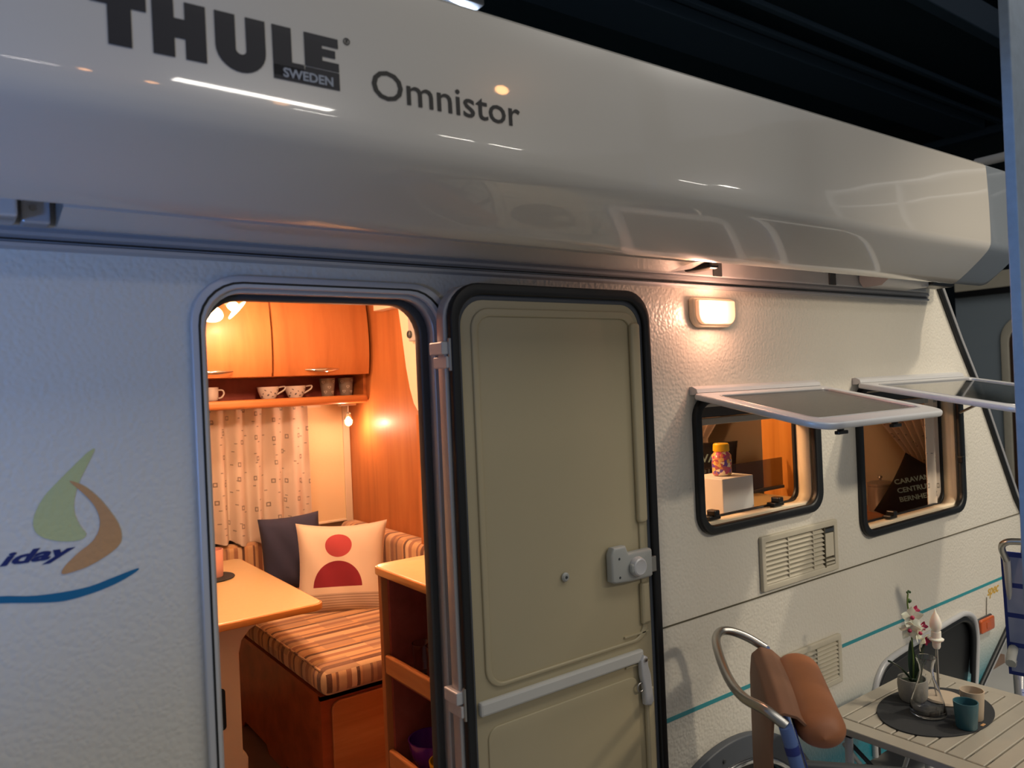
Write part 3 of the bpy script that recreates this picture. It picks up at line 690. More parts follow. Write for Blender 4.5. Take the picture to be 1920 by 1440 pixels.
for x in (1.95, 2.60): link('case_bracket', box(x, x+.04, -.036, -.030, 2.112, 2.158, .001), 'greyd', aw)
link('lead_rail', loft([[(-.13, 2.165), (-.15, 2.13), (-.12, 2.108), (-.05, 2.106), (-.035, 2.13), (-.035, 2.165)]]*2, [2.80, 3.10]), 'alu', aw, smooth=60)
kn = link('arm_knuckle', lathe([(0, 0), (.035, 0), (.040, .006), (.040, .036), (.034, .044), (0, .044)], (3.11, -.10, 2.112), Z, 24), 'alu', aw, smooth=40)
link('knuckle_cap', box(3.14, 3.33, -.145, -.06, 2.118, 2.158, .010), 'blackp', aw)
# lettering on the face
def onface(me, t=.0012):
    for v in me.vertices:
        k = v.co.y; v.co.y = face_y(v.co.z) - .0004 + (k if k < 0 else 0)
    return me
def sub(me):
    bm = bmesh.new(); bm.from_mesh(me)
    for z in [2.30+.01*i for i in range(13)]:
        g = bm.verts[:]+bm.edges[:]+bm.faces[:]; bmesh.ops.bisect_plane(bm, geom=g, plane_co=(0, 0, z), plane_no=(0, 0, 1))
    bm.to_mesh(me); bm.free(); return me
def letter(loops, mt='logo_navy', lab=None): link('letter', onface(sub(plate(loops, .001))), mt, aw, lab)
b, tp = 2.323, 2.412
letter([[(.182, tp), (.258, tp), (.258, tp-.030), (.237, tp-.030), (.237, b), (.205, b), (.205, tp-.030), (.182, tp-.030)]])
letter([[(.266, b), (.297, b), (.297, 2.354), (.313, 2.354), (.313, b), (.344, b), (.344, tp), (.313, tp), (.313, 2.384), (.297, 2.384), (.297, tp), (.266, tp)]])
ub = [(.358+.040+.040*math.cos(a), 2.358+.038*math.sin(a)) for a in [PI+PI*i/14 for i in range(15)]]
ui = [(.398+.0085*math.cos(a), 2.357+.008*math.sin(a)) for a in [2*PI-PI*i/8 for i in range(9)]]
letter([[(.358, tp)]+ub+[(.438, tp), (.4065, tp)]+ui+[(.3895, tp)]])
letter([[(.450, tp), (.482, tp), (.482, 2.354), (.503, 2.354), (.503, 2.3285), (.450, 2.3285)]])
letter([[(.505, tp), (.566, tp), (.566, 2.396), (.536, 2.396), (.536, 2.390), (.560, 2.390), (.560, 2.377), (.536, 2.377), (.536, 2.369), (.566, 2.369), (.566, 2.3545), (.505, 2.3545)]])
link('logo_bar', onface(sub(plate([[(.450, 2.3225), (.566, 2.3225), (.566, 2.3525), (.505, 2.3525), (.505, 2.346), (.450, 2.346)]], .001))), 'logo_navy', aw)
link('lettering', onface(text('SWEDEN', .0215, .0016, (.4655, 0, 2.3275), off=.0006, sx=1.03)), 'print_white', aw, 'small pale lettering SWEDEN')
link('registered_mark', onface(plate([ell(.583, 2.413, .0062, .0062, 24), ell(.583, 2.413, .0048, .0048, 24)], .001)), 'logo_grey', aw)
link('registered_mark', onface(text('R', .009, .001, (.5805, 0, 2.410))), 'logo_grey', aw)
om = text('Omnistor', .0765, .001, (.624, 0, b), off=.0003)
xs = [v.co.x for v in om.vertices]; k = (.959-.628)/(max(xs)-min(xs)); x0_ = min(xs)
for v in om.vertices: v.co.x = .628+(v.co.x-x0_)*k
link('lettering', onface(om), 'logo_grey', aw, 'thin dark grey lettering beside the heavy navy word')

# ================================================================== steel post
po = thing('steel_post', (2.06, -.86, 0), 'tall blue-grey painted steel post at the right edge of the photo', 'post')
def rotbox(cx, cy, sx, sy, z0, z1, a, bev):
    me = box(-sx/2, sx/2, -sy/2, sy/2, z0, z1, bev); me.transform(Matrix.Translation((cx, cy, 0)) @ Matrix.Rotation(a, 4, 'Z')); return me
PA = 0
pc = Vector((2.072, -.857, 0))
link('tube', rotbox(pc.x, pc.y, .14, .024, .01, 5.0, PA, .003), 'post', po)
link('foot_plate', rotbox(pc.x, pc.y, .2, .16, 0, .012, PA, .002), 'post', po)

# ================================================================== second caravan behind
bg = thing('caravan', (8.2, 0, 0), 'blue-grey caravan far right behind the front end, with arched brown doorway', 'caravan')
link('end_wall', plate([[(-4.0, .35), (1.46, .35), (1.48, 2.39), (-4.0, 2.50)], rr(.45, .5, 1.075, 2.13, .17)], .04, (7.04, 0, 0), Y, Z), 'bgv', bg)
link('body', box(7.06, 10, -3.95, 1.45, .35, 2.37, .02), 'bgv', bg)
link('underside_shade_box', box(7.05, 9.9, -3.9, 1.44, .03, .345), 'rubber_grey', bg)  # dark box added to stand in for the shade beneath the body
link('roof_trim', box(6.98, 7.1, -4.0, 1.46, 2.37, 2.42, .008), 'blackp', bg)
link('roof_cap', box(6.98, 10, -4.0, 1.46, 2.42, 2.56, .01), 'vent', bg)
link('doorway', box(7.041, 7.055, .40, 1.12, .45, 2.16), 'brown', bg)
for q, (nm, d, mt) in enumerate((('doorway_frame', .0, 'vent'), )):
    link(nm, plate([rr(.40, .45, 1.135, 2.19, .2), rr(.45, .5, 1.075, 2.13, .17)], .03, (7.02, 0, 0), Y, Z, bev=.006), mt, bg, smooth=40)
for (x, y) in ((7.6, -3), (7.6, .8), (9.6, -3), (9.6, .8)): link('wheel', lathe([(0, -.09), (.30, -.09), (.33, 0), (.30, .09), (0, .09)], (x, y, .33), Y, 24), 'rubber', bg)
tr = thing('lighting_truss', (6.5, .2, 0), 'pale metal lighting truss bar showing just over the right end of the awning', 'truss')
for z, r in ((3.36, .035), (3.16, .02)): link('chord', tube([(6.5, -2.2, z), (6.5, 1.05, z)], r), 'alu_pale', tr)
link('upright', tube([(6.5, -2.2, 0), (6.5, -2.2, 3.4)], .04), 'alu_pale', tr)
link('upright', tube([(6.5, -1.6, 0), (6.5, -1.6, 3.36)], .04), 'alu_pale', tr)

# ================================================================== interior furniture
oc = thing('overhead_cabinet', (.9, 2.0, 1.74), 'cherry wood overhead locker with curved doors and an open shelf beneath', 'cabinet')
cab = [(2.12, 2.262), (1.83, 2.262), (1.81, 2.235), (1.81, 1.895), (1.84, 1.878), (2.12, 1.878)]
link('carcass', prof_x(cab, -.6, 1.640), 'woodx', oc)
link('cornice', box(-.6, 1.648, 1.775, 1.83, 2.236, 2.264, .006), 'woodx', oc)
link('niche_back', box(-.6, 1.645, 2.07, 2.12, 1.775, 1.88), 'wood_dark', oc)
link('niche_side', box(1.632, 1.648, 1.86, 2.12, 1.775, 1.88), 'woody', oc)
link('shelf', box(-.6, 1.646, 1.835, 2.12, 1.740, 1.780, .014, 4), 'woodx', oc)
def dprof():
    p = [(1.800, 2.232), (1.785, 2.17), (1.776, 2.10), (1.772, 2.03), (1.775, 1.96), (1.782, 1.91), (1.790, 1.880)]
    return p + [(y+.016, z) for y, z in p[::-1]]
def handle(xc, par):
    me = grid(lambda u, v: (xc+(u-.5)*.165, 1.778-.020*math.sin(PI*u)-.008*math.sin(PI*v)*math.sin(PI*u), 1.906-(.002+.014*math.sin(PI*u))*(v-.3)), 16, 5)
    solid(link('handle', me, 'chrome', par, smooth=60), .003)
for (a, b_) in ((-.22, .242), (.248, .698), (.704, 1.160), (1.166, 1.632)):
    d_ = link('door', prof_x(dprof(), a+.002, b_-.002), 'wood', oc, smooth=25)
    handle({-.22: .0, .248: .47, .704: .905, 1.166: 1.392}[a], d_)
# cups on the shelf
def cup(x, lab, squat):
    t = thing('teacup' , (x, 1.955, 1.780), lab, 'cup', 'white cups on the shelf')
    R1, h = (.050, .055) if squat else (.036, .062)
    body = link('bowl', lathe([(a, z) for a, z in ([(0, 0), (.030, 0), (.036, .008), (.046, .035), (R1, h), (R1-.003, h), (.043, .035), (.032, .01), (0, .006)] if squat else [(0, 0), (.024, 0), (.033, .006), (.036, .03), (R1, h), (R1-.003, h), (.033, .03), (.03, .01), (0, .006)])], (x, 1.955, 1.780), Z, 32), 'porc', t, smooth=50)
    hx = R1-.004; q = .9
    if squat: hp = [(x+hx*.96, 1.955, 1.830), (x+hx+.030, 1.945, 1.834), (x+hx+.026, 1.945, 1.818), (x+hx*.75, 1.955, 1.795)]
    else: hp = [(x+hx, 1.955, 1.828), (x+hx+.020, 1.950, 1.828), (x+hx+.026, 1.948, 1.812), (x+hx+.014, 1.95, 1.795), (x+hx-.002, 1.955, 1.793)]
    link('handle', tube(hp, .0038, smooth=6), 'porc', t)
    if squat:
        for k in range(9):
            a = -PI/2+(-1.25+.3*k)*.9; z = 1.790+.036*((k*7) % 5)/5
            r = .0372+(z-1.788)*.30
            c = Vector((x+r*math.cos(a), 1.955+r*math.sin(a), z)); tdir = Vector((-math.sin(a), math.cos(a), 0)); u = (tdir*math.cos(k*1.3)+Z*math.sin(k*1.3)); v_ = u.cross(Vector((math.cos(a), math.sin(a), 0)))
            link('print_mark', plate([ell(0, 0, .0058, .0020 if k % 3 else .0036, 10)], .0008, c, u, v_ if u.cross(v_).dot(Vector((math.cos(a), math.sin(a), 0))) > 0 else -v_), 'grey_print', body)
cup(.935, 'plain white mug at the left end of the shelf, half hidden by the door frame', False)
cup(1.195, 'wide white patterned teacup, left one of the pair on the shelf', True)
cup(1.325, 'wide white patterned teacup, right one of the pair on the shelf', True)
def heart(x, z, s, c, N, par):
    pts = [(16*math.sin(a)**3*s, (13*math.cos(a)-5*math.cos(2*a)-2*math.cos(3*a)-math.cos(4*a))*s) for a in [2*PI*i/28 for i in range(28)]]
    inn = [(p[0]*.72, p[1]*.72) for p in pts]
    U = Z.cross(-N) * -1
    return link('heart_print', plate([pts, inn], .0008, c, Vector((-N.y, N.x, 0)), Z), 'porc', par)
for x, lab in ((1.487, 'grey tumbler with white hearts, left one on the shelf end'), (1.583, 'grey tumbler with white hearts, right one by the partition')):
    t = thing('tumbler', (x, 1.955, 1.780), lab, 'tumbler', 'grey heart tumblers on the shelf')
    bd = link('body', lathe(cupmesh(.027, .038, .085), (x, 1.955, 1.780), Z, 32), 'grey_mug', t, smooth=50)
    for k, (a, z) in enumerate(((-1.7, 1.822), (-1.05, 1.850), (-2.5, 1.848), (-1.1, 1.798), (-2.3, 1.800))):
        N = Vector((math.cos(a), math.sin(a), 0)); r = .0275+.011*(z-1.78)/.085+.0008
        heart(0, 0, .00048, Vector((x, 1.955, z))+N*r, N, bd)
# curtain + blind at back window
cu = thing('curtain', (1.1, 2.05, 1.13), 'pale printed curtain gathered over the back window above the bench', 'curtain')
def cf(u, v):
    x = .18+1.235*u; z = 1.735-.62*v+.012*math.sin(u*31)*v
    sp_ = .012+.016*v
    return (x+.008*math.sin(u*60)*v, 2.045+sp_*math.sin(u*2*PI*13.5+.8*math.sin(u*9)) , z+.008*math.sin(u*84)*(v > .98))
solid(link('cloth', grid(cf, 260, 14, lambda u, v: (u*1.9, v*.62)), 'curtain', cu, smooth=80), .0015)
link('curtain_track', box(.15, 1.50, 2.075, 2.095, 1.725, 1.741, .003), 'cream', cu)
link('header_tape', solid(link('x', grid(lambda u, v: (.18+1.235*u, 2.038+.008*math.sin(u*150), 1.738-.022*v), 160, 2, lambda u, v: (u*2, v*.02)), 'curtain', cu), .002).data, None, None) if False else None
bl = thing('window_blind', (1.5, 2.09, 1.14), 'cream roller blind hanging right of the curtain', 'blind')
link('blind_cloth', box(1.405, 1.612, 2.084, 2.088, 1.150, 1.735, .001), 'blind', bl)
link('bottom_bar', box(1.405, 1.612, 2.078, 2.092, 1.140, 1.152, .003), 'cream', bl)
link('side_channel', box(1.612, 1.648, 2.075, 2.128, 1.12, 1.74, .003), 'wallin', bl)
link('window_trim', box(.1, 1.40, 2.112, 2.129, 1.10, 1.74), 'rubber_grey', bl)
# bench
be = thing('bench_base', (1.28, 1.45, .38), 'red-brown wooden bench box under the striped seat', 'bench')
link('side_board', plate([[(.86, .795), (.86, .38), (.98, .38), (1.0, .41), (1.25, .41), (1.28, .38), (1.45, .38), (1.48, .41), (1.75, .41), (1.78, .38), (2.12, .38), (2.12, .795)]], .018, (.968, 0, 0), Y, Z), 'wood_red', be)
link('end_board', box(.95, 1.64, .842, .860, .38, .795), 'wood_red', be)
dr = link('door', plate([rr(.985, .44, 1.60, .772, .03)], .012, (0, .842, 0), bev=.004), 'woodx', be, smooth=30)
link('top_board', box(.95, 1.64, .842, 2.12, .780, .797), 'wood_red', be)
def cushion(name, x0, x1, y0, y1, z0, z1, bev, mt, parent=None):
    me = box(x0, x1, y0, y1, z0, z1, bev, 5)
    bm = bmesh.new(); bm.from_mesh(me)
    uvl = bm.loops.layers.uv.new('UVMap')
    for f in bm.faces:
        n = f.normal
        for l in f.loops:
            c = l.vert.co; l[uvl].uv = (c.x*1.7+.1, c.z) if abs(n.y) > .75 else (c.y*1.15, c.x*.9+c.z)
    bm.to_mesh(me); bm.free(); return me
sc = link('seat_cushion', cushion('s', .945, 1.60, .805, 2.10, .798, .888, .032, 'stripe'), 'stripe', None, smooth=60, origin=(1.27, 1.45, .798))
tag(sc, 'thick striped brown and cream seat cushion on the bench', 'cushion')
pip = link('piping', tube([(.955, .84, .880), (.955, 2.06, .880)], .004), 'stripe', sc)
bc = link('back_cushion', cushion('s', 1.54, 1.645, .86, 2.02, .90, 1.155, .035, 'stripe'), 'stripe', None, smooth=60, origin=(1.6, 1.4, .90))
tag(bc, 'striped backrest cushion leaning on the wooden partition', 'cushion')
bc2 = link('side_cushion', cushion('s', .15, 1.52, 2.03, 2.125, .90, 1.11, .03, 'stripe'), 'stripe', None, smooth=60, origin=(.8, 2.08, .90))
tag(bc2, 'long striped cushion along the back wall under the curtain', 'cushion')
# pillows
me, U_, V_, N_ = pillow_mesh(.385, .40, .14, (1.318, 1.48, 1.045), (-.42, -.88, .22), (.03, 0, 1), pinch=.2)
tag(link('pillow', me, 'pillow', None, smooth=80, origin=(1.318, 1.48, .86)), 'cream pillow printed with a red disc above a dark red half disc', 'pillow')
me, U_, V_, N_ = pillow_mesh(.27, .34, .13, (1.235, 1.84, 1.075), (-.3, -.92, .15), (-.06, 0, 1))
np_ = tag(link('pillow', me, 'navy_cloth', None, smooth=80, origin=(1.215, 1.84, .9)), 'plain dark navy pillow tucked behind the cream one', 'pillow')
# dining table
ta = thing('dining_table', (.7, 1.3, .38), 'caravan dining table with pale yellow top and a cream panel leg', 'table')
tt = link('tabletop', plate([rr(.05, .868, .985, 1.80, (.02, .035, .03, .02))], .026, (0, 0, 1.072), X, Y, bev=.004), 'top', ta, smooth=30)
link('edge_band', plate([rr(.044, .862, .991, 1.806, (.02, .037, .032, .02)), rr(.052, .870, .983, 1.798, (.02, .034, .03, .02))], .022, (0, 0, 1.073), X, Y, bev=.003), 'edge', ta, smooth=30)
lg = link('leg', plate([[(.50, .40), (.735, .40), (.752, .43), (.758, .60), (.752, .615), (.742, .62), (.742, .95), (.752, .99), (.78, 1.02), (.84, 1.045), (.93, 1.060), (.93, 1.072), (.40, 1.072), (.46, 1.03), (.50, .98)]], .05, (0, 1.05, 0), bev=.008), 'legpanel', ta, smooth=40)
link('leg_foot', box(.48, .762, .97, 1.08, .38, .44, .01), 'legpanel', ta)
link('leg_slot', plate([rr(.655, .715, .690, .850, .012)], .004, (0, 1.0, 0)), 'blackp', ta)
t = thing('mug', (.80, 1.50, 1.104), 'pink ceramic mug on the dark round coaster', 'mug')
link('body', lathe(cupmesh(.033, .038, .105), (.80, 1.50, 1.104), Z, 28), 'pink', t, smooth=50)
link('handle', tube([(.765, 1.49, 1.185), (.74, 1.485, 1.175), (.742, 1.485, 1.14), (.767, 1.49, 1.13)], .005, smooth=5), 'pink', t)
tag(link('coaster', lathe([(0, 0), (.085, 0), (.087, .003), (.085, .006), (0, .006)], (.79, 1.50, 1.098), Z, 40), 'mat_dark', None, origin=(.79, 1.50, 1.098)), 'dark round coaster on the yellow table top', 'coaster')
# side shelf unit by the door
ks = thing('kitchen_unit', (1.5, .3, .38), 'low kitchen unit with open shelves and pale counter right inside the door', 'cabinet')
link('worktop', plate([rr(.982, .045, 2.78, .475, (.01, .01, .01, .04))], .026, (0, 0, 1.262), X, Y, bev=.004), 'top', ks, smooth=30)
link('worktop_edge', plate([rr(.977, .04, 2.785, .480, (.01, .01, .01, .043)), rr(.984, .047, 2.778, .473, (.01, .01, .01, .04))], .022, (0, 0, 1.264), X, Y, bev=.003), 'edge', ks, smooth=30)
link('side_board', box(.992, 2.75, .442, .462, .38, 1.262, .002), 'wood', ks)
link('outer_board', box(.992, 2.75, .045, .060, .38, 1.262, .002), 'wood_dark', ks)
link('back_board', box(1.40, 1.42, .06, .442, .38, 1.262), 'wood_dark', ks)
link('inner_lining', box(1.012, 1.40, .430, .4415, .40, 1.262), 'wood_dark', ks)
for z in (.975, .70, .42):
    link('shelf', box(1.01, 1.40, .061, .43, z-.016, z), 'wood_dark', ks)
    link('shelf_lip', box(.993, 1.010, .061, .441, z-.002, z+.054, .006, 3), 'woody', ks)
# things on the shelves
def glass(x, y, lab, r=.032, h=.085):
    o = link('drinking_glass', lathe(cupmesh(r*.85, r, h, .0025), (x, y, .975), Z, 24), 'glass', None, smooth=50, origin=(x, y, .975))
    tag(o, lab, 'glass', 'drinking glasses on the open shelf')
glass(1.085, .375, 'clear glass tumbler in front on the open shelf, furthest from the door leaf')
glass(1.08, .290, 'clear glass tumbler on the open shelf, close to the door leaf', .03, .10)
glass(1.17, .36, 'clear glass tumbler at the back of the open shelf')
def bowl(x, y, z, r, h, mt, lab):
    o = link('bowl', lathe([(0, 0), (r*.55, 0), (r*.7, .01), (r*.92, h*.6), (r, h), (r-.004, h), (r*.88, h*.6), (r*.62, .014), (0, .006)], (x, y, z), Z, 36), mt, None, smooth=50, origin=(x, y, z)); tag(o, lab, 'bowl')
bowl(1.092, .357, .700, .070, .088, 'purple', 'dark purple plastic bowl on the lower shelf')
bowl(1.068, .237, .700, .050, .075, 'yellow', 'small yellow plastic bowl in front of the purple one')
# lamps
rd = thing('reading_lamp', (1.565, 1.90, 1.74), 'small lit glass reading lamp hanging under the shelf by the partition', 'lamp')
link('bracket', box(1.52, 1.60, 1.88, 1.92, 1.729, 1.740, .003), 'steel', rd)
link('stem', tube([(1.565, 1.90, 1.73), (1.562, 1.895, 1.685)], .004), 'chrome', rd)
link('shade', lathe([(.004, .03), (.012, .024), (.018, .004), (.020, -.014), (.0175, -.014), (.015, .002), (.009, .02)], (1.56, 1.89, 1.668), Z, 20), 'glass', rd, smooth=50)
link('bulb', lathe([(0, .022), (.009, .018), (.017, .004), (.019, -.008), (.013, -.020), (0, -.026)], (1.56, 1.89, 1.655), Z, 20), 'bulb', rd, smooth=60)
point('reading_lamp_light', (1.555, 1.868, 1.635), 3.4, OR, .015)
def spotlamp(c, d, lab):
    c = Vector(c); d = Vector(d).normalized()
    t = thing('spot_lamp', c, lab, 'lamp', 'glass spot lamps at the ceiling')
    link('housing', lathe([(0, -.075), (.014, -.072), (.016, -.02), (.018, 0), (0, 0)], c, d, 20), 'alu_pale', t, smooth=40)
    link('bulb', lathe([(0, 0), (.018, 0), (.021, .012), (.021, .032), (.012, .042), (0, .045)], c, d, 20), 'bulb', t, smooth=50)
    link('glass_disc', lathe([(.022, .030), (.050, .038), (.051, .042), (.022, .034)], c, d, 28, close=True), 'bulb_soft', t, smooth=50)
    link('arm', tube([tuple(c-d*.05), tuple(c-d*.06+Vector((0, .01, .03))), (c.x-.05, c.y+.03, 2.268)], .004), 'chrome', t)
    point('spot_lamp_light', tuple(c+d*.075), 5.5, OR, .02)
spotlamp((.928, 1.585, 2.178), (.62, -.25, -.62), 'lit glass spot lamp at the top left of the doorway, fully visible one')
spotlamp((.862, 1.60, 2.165), (-.3, -.5, -.75), 'lit glass spot lamp half hidden behind the door frame top left')
point('kitchen_fill', (1.95, .75, 2.10), 26, (1, .60, .30), .05)  # added fill without a fixture, brightens the box and tall cabinet side
point('dinette_fill', (.9, .75, 2.18), 30, OR, .06)  # added fill without a fixture, lifts the bench and table area

# ================================================================== seen through the windows
bx = tag(link('storage_box', box(2.135, 2.305, .115, .26, 1.290, 1.440, .003), 'whitebox', None, origin=(2.22, .18, 1.29)), 'white square box on the counter behind the left window', 'box')
bo = thing('drinks_bottle', (2.222, .185, 1.442), 'small patterned bottle with yellow cap standing on the white box', 'bottle')
link('body', lathe([(0, 0), (.030, 0), (.034, .006), (.035, .05), (.034, .072), (.026, .082), (.024, .09), (0, .09)], (2.222, .185, 1.442), Z, 28), 'wrap', bo, smooth=40)
link('cap', lathe([(0, 0), (.028, 0), (.029, .004), (.028, .024), (.024, .028), (0, .028)], (2.222, .185, 1.528), Z, 28), 'yellow', bo, smooth=40)
hb = thing('hob_lid', (2.6, .42, 1.289), 'raised smoked glass hob lid behind the left window', 'lid')
link('glass_lid', box(2.42, 2.97, .452, .457, 1.30, 1.425, .002), 'smoke', hb)
link('lid_hinge', box(2.42, 2.97, .445, .465, 1.289, 1.302, .002), 'greyd', hb)
tc_ = thing('tall_cabinet', (3.03, .47, .38), 'golden wood tall cabinet side seen through the left window', 'cabinet')
link('side', box(3.00, 3.02, .37, .575, .38, 2.26), 'wood_gold', tc_)
link('edge_trim', box(2.995, 3.06, .345, .37, .38, 2.26, .004), 'cream', tc_)
link('back', box(3.02, 3.10, .40, .575, .38, 2.26), 'wood_gold', tc_)
lc = thing('front_ledge', (3.7, 1.1, .38), 'orange wooden ledge across the front end inside the caravan', 'shelf')
link('ledge_top', box(3.42, 4.06, .04, 2.12, 1.03, 1.05, .004), 'woody', lc)
link('ledge_front', box(3.44, 3.46, .04, 2.12, .38, 1.03), 'woody', lc)
def can(x, y, z, lab):
    t = thing('canister', (x, y, z), lab, 'canister')
    link('body', lathe([(0, 0), (.062, 0), (.064, .004), (.064, .13), (.060, .134), (0, .134)], (x, y, z), Z, 28), 'metal_grey', t, smooth=40)
    link('lid', lathe([(0, 0), (.064, 0), (.065, .012), (.050, .022), (0, .028)], (x, y, z+.134), Z, 28), 'metal_grey', t, smooth=40)
    link('lid_knob', lathe([(0, 0), (.006, 0), (.006, .01), (.012, .016), (.010, .024), (0, .027)], (x, y, z+.16), Z, 16), 'metal_grey', t, smooth=40)
can(3.93, .53, 1.05, 'grey enamel canister with knobbed lid seen in the right window')
def txtpillow(loc, N, up, lab, W=.36, H=.32, fs=.042, dx=0, rot=0):
    me, U, V, Nn = pillow_mesh(W, H, .13, loc, N, up)
    t = thing('pillow', (loc[0], loc[1], loc[2]-H/2), lab, 'pillow')
    link('cover', me, 'black_cloth', t, smooth=80)
    M_.setdefault('tprint', mat('teal_grey_print', '8fb3b8', .6))
    for k, s in enumerate(('CARAVAN', 'CENTRUM', 'BERNHEZE')):
        tm = text(s, fs, .002, (0, 0, 0), X, Y, off=.0006, align='CENTER')
        for v in tm.vertices:
            x, y, zt = v.co.x+dx, v.co.y+fs*(.85-k*1.3), v.co.z
            y += .055*(rot > 0)
            x, y = x*math.cos(rot)-y*math.sin(rot), x*math.sin(rot)+y*math.cos(rot)
            a, b = 2*x/W, 2*y/H; h = (max(0, (1-a**4)*(1-b**4))**.55)*.065+.004*math.sin(9*a+5*b)
            v.co = Vector(loc)+U*x+V*y+Nn*(h+.003+zt)
        link('lettering', tm, 'tprint', t, 'pale teal lettering')
txtpillow((3.72, .215, 1.175), (-.80, -.58, .15), (.34, -.44, 1), 'black pillow with teal lettering seen through the right window', .31, .32, .032, -.030, .70)
txtpillow((3.56, 1.42, 1.235), (-.85, -.5, .1), (0, 0, 1), 'black pillow with teal lettering seen through the left window', .44, .36, .066)
def drape(x0, y0, y1, zt, zb, ph, lab, xb=0, pinch=0):
    t = thing('curtain', ((x0+xb)/1, (y0+y1)/2, zb), lab, 'curtain')
    def f(u, v):
        yy = y0+(y1-y0)*u
        if pinch: c = y0+(y1-y0)*pinch; k_ = 1-.72*min(1, v*1.15)**1.4; yy = c+(yy-c)*k_
        return (x0+xb*v+.02*math.sin(u*2*PI*6+ph), yy, zt+(zb-zt)*v)
    solid(link('cloth', grid(f, 90, 14, lambda u, v: (u*abs(y1-y0)*1.7, v*(zt-zb))), 'curtain', t, smooth=80), .0015)
drape(3.47, .14, .62, 2.1, 1.25, 0, 'printed curtain swept to the side behind the right window', .42, .15)
drape(3.42, .95, 1.75, 2.1, 1.30, 1, 'printed curtain swept to the side behind the left window', .33, .95)
t = thing('curtain', (3.6, .08, 1.14), 'white printed curtain hanging at the right end of the right window', 'curtain')
solid(link('cloth', grid(lambda u, v: (3.50+.19*u, .080+.010*math.sin(u*2*PI*2.5), 1.72-.58*v), 50, 10, lambda u, v: (u*.4, v*.55)), 'curtain', t, smooth=80), .0015)

# ================================================================== camping chair near
A = Vector((1.89, -.21, 0)); LA = Vector((-.753, -.658, 0)); FA = Vector((.658, -.753, 0))
def cp(u, f, z): return A+LA*(u*.482)+FA*f+Z*z
c1 = thing('camping_chair', (A+LA*.24+FA*.2), 'folding camping chair with grey tube loop and blue grips in front of the caravan', 'chair')
loop = [cp(0, 0, 1.0), cp(0, -.05, 1.03), cp(.02, -.10, 1.05), cp(.08, -.13, 1.052), cp(.25, -.14, 1.045), cp(.55, -.12, 1.015), cp(.8, -.09, 1.01), cp(.94, -.045, 1.01), cp(1.0, 0, .985)]
link('back_loop', tube(loop, .0125, smooth=7, res=5), 'steel', c1, smooth=60)
for s, u in ((0, 0.0), (1, 1.0)):
    link('back_post', tube([cp(u, 0.01, .93), cp(u, .07, .70), cp(u, .14, .45)], .0125), 'alu_pale', c1)
    link('grip', tube([cp(u, -.003, 1.0-.015*s), cp(u, .008, .94), cp(u, .025, .87), cp(u, .066, .72)], .0165, smooth=5), 'tub_blue', c1)
    link('grip_band', tube([cp(u, .0075, .942), cp(u, .012, .924)], .0175), 'tub_navy', c1)
    link('leg', tube([cp(u, -.10, .02), cp(u, .14, .45), cp(u, .36, .62)], .011), 'alu_pale', c1)
    link('leg', tube([cp(u, .58, .02), cp(u, .30, .45), cp(u, .02, .62)], .011), 'alu_pale', c1)
    link('armrest', tube([cp(u, .10, .66), cp(u, .48, .655)], .018), 'greyd', c1)
link('foot_bar', tube([cp(0, -.10, .02), cp(1, -.10, .02)], .011), 'alu_pale', c1)
link('foot_bar', tube([cp(0, .58, .02), cp(1, .58, .02)], .011), 'alu_pale', c1)
solid(link('back_fabric', grid(lambda u, v: tuple(cp(.03+.96*u, .02+.14*v, .97-.53*v)), 10, 14), 'plaid', c1), .003)
solid(link('seat_fabric', grid(lambda u, v: tuple(cp(.03+.96*u, .15+.40*v, .44+.03*v)), 10, 10), 'plaid', c1), .003)
hd = thing('head_cushion', cp(.4, .06, .8), 'tan leather head cushion slung over the chair back with a hanging flap', 'cushion')
def flap(u, v):   # hangs down behind the back, goes over its top edge and ends under the pad
    path = [(-.045, .50), (-.045, .75), (-.044, .93), (-.038, .985), (-.015, 1.005), (.015, .998), (.040, .975), (.055, .95)]
    k = v*(len(path)-1); i = min(int(k), len(path)-2); t_ = k-i
    f_, z_ = [path[i][j]*(1-t_)+path[i+1][j]*t_ for j in (0, 1)]
    return tuple(cp(.03+.93*u, f_+.010*u, z_+.008*math.sin(PI*u)))
solid(link('flap', grid(flap, 12, 48), 'leather_dk', hd, smooth=80), .006)
def pad(u, v):
    a = 2*PI*u; q = abs(2*v-1); s_ = max(0, 1-max(0, (q-.72)/.28)**2)**.5
    return tuple(cp(-.01+1.02*v, .080+.058*math.cos(a)*s_, .962+.042*math.sin(a)*s_))
link('pad', grid(pad, 28, 40), 'leather', hd, smooth=80)

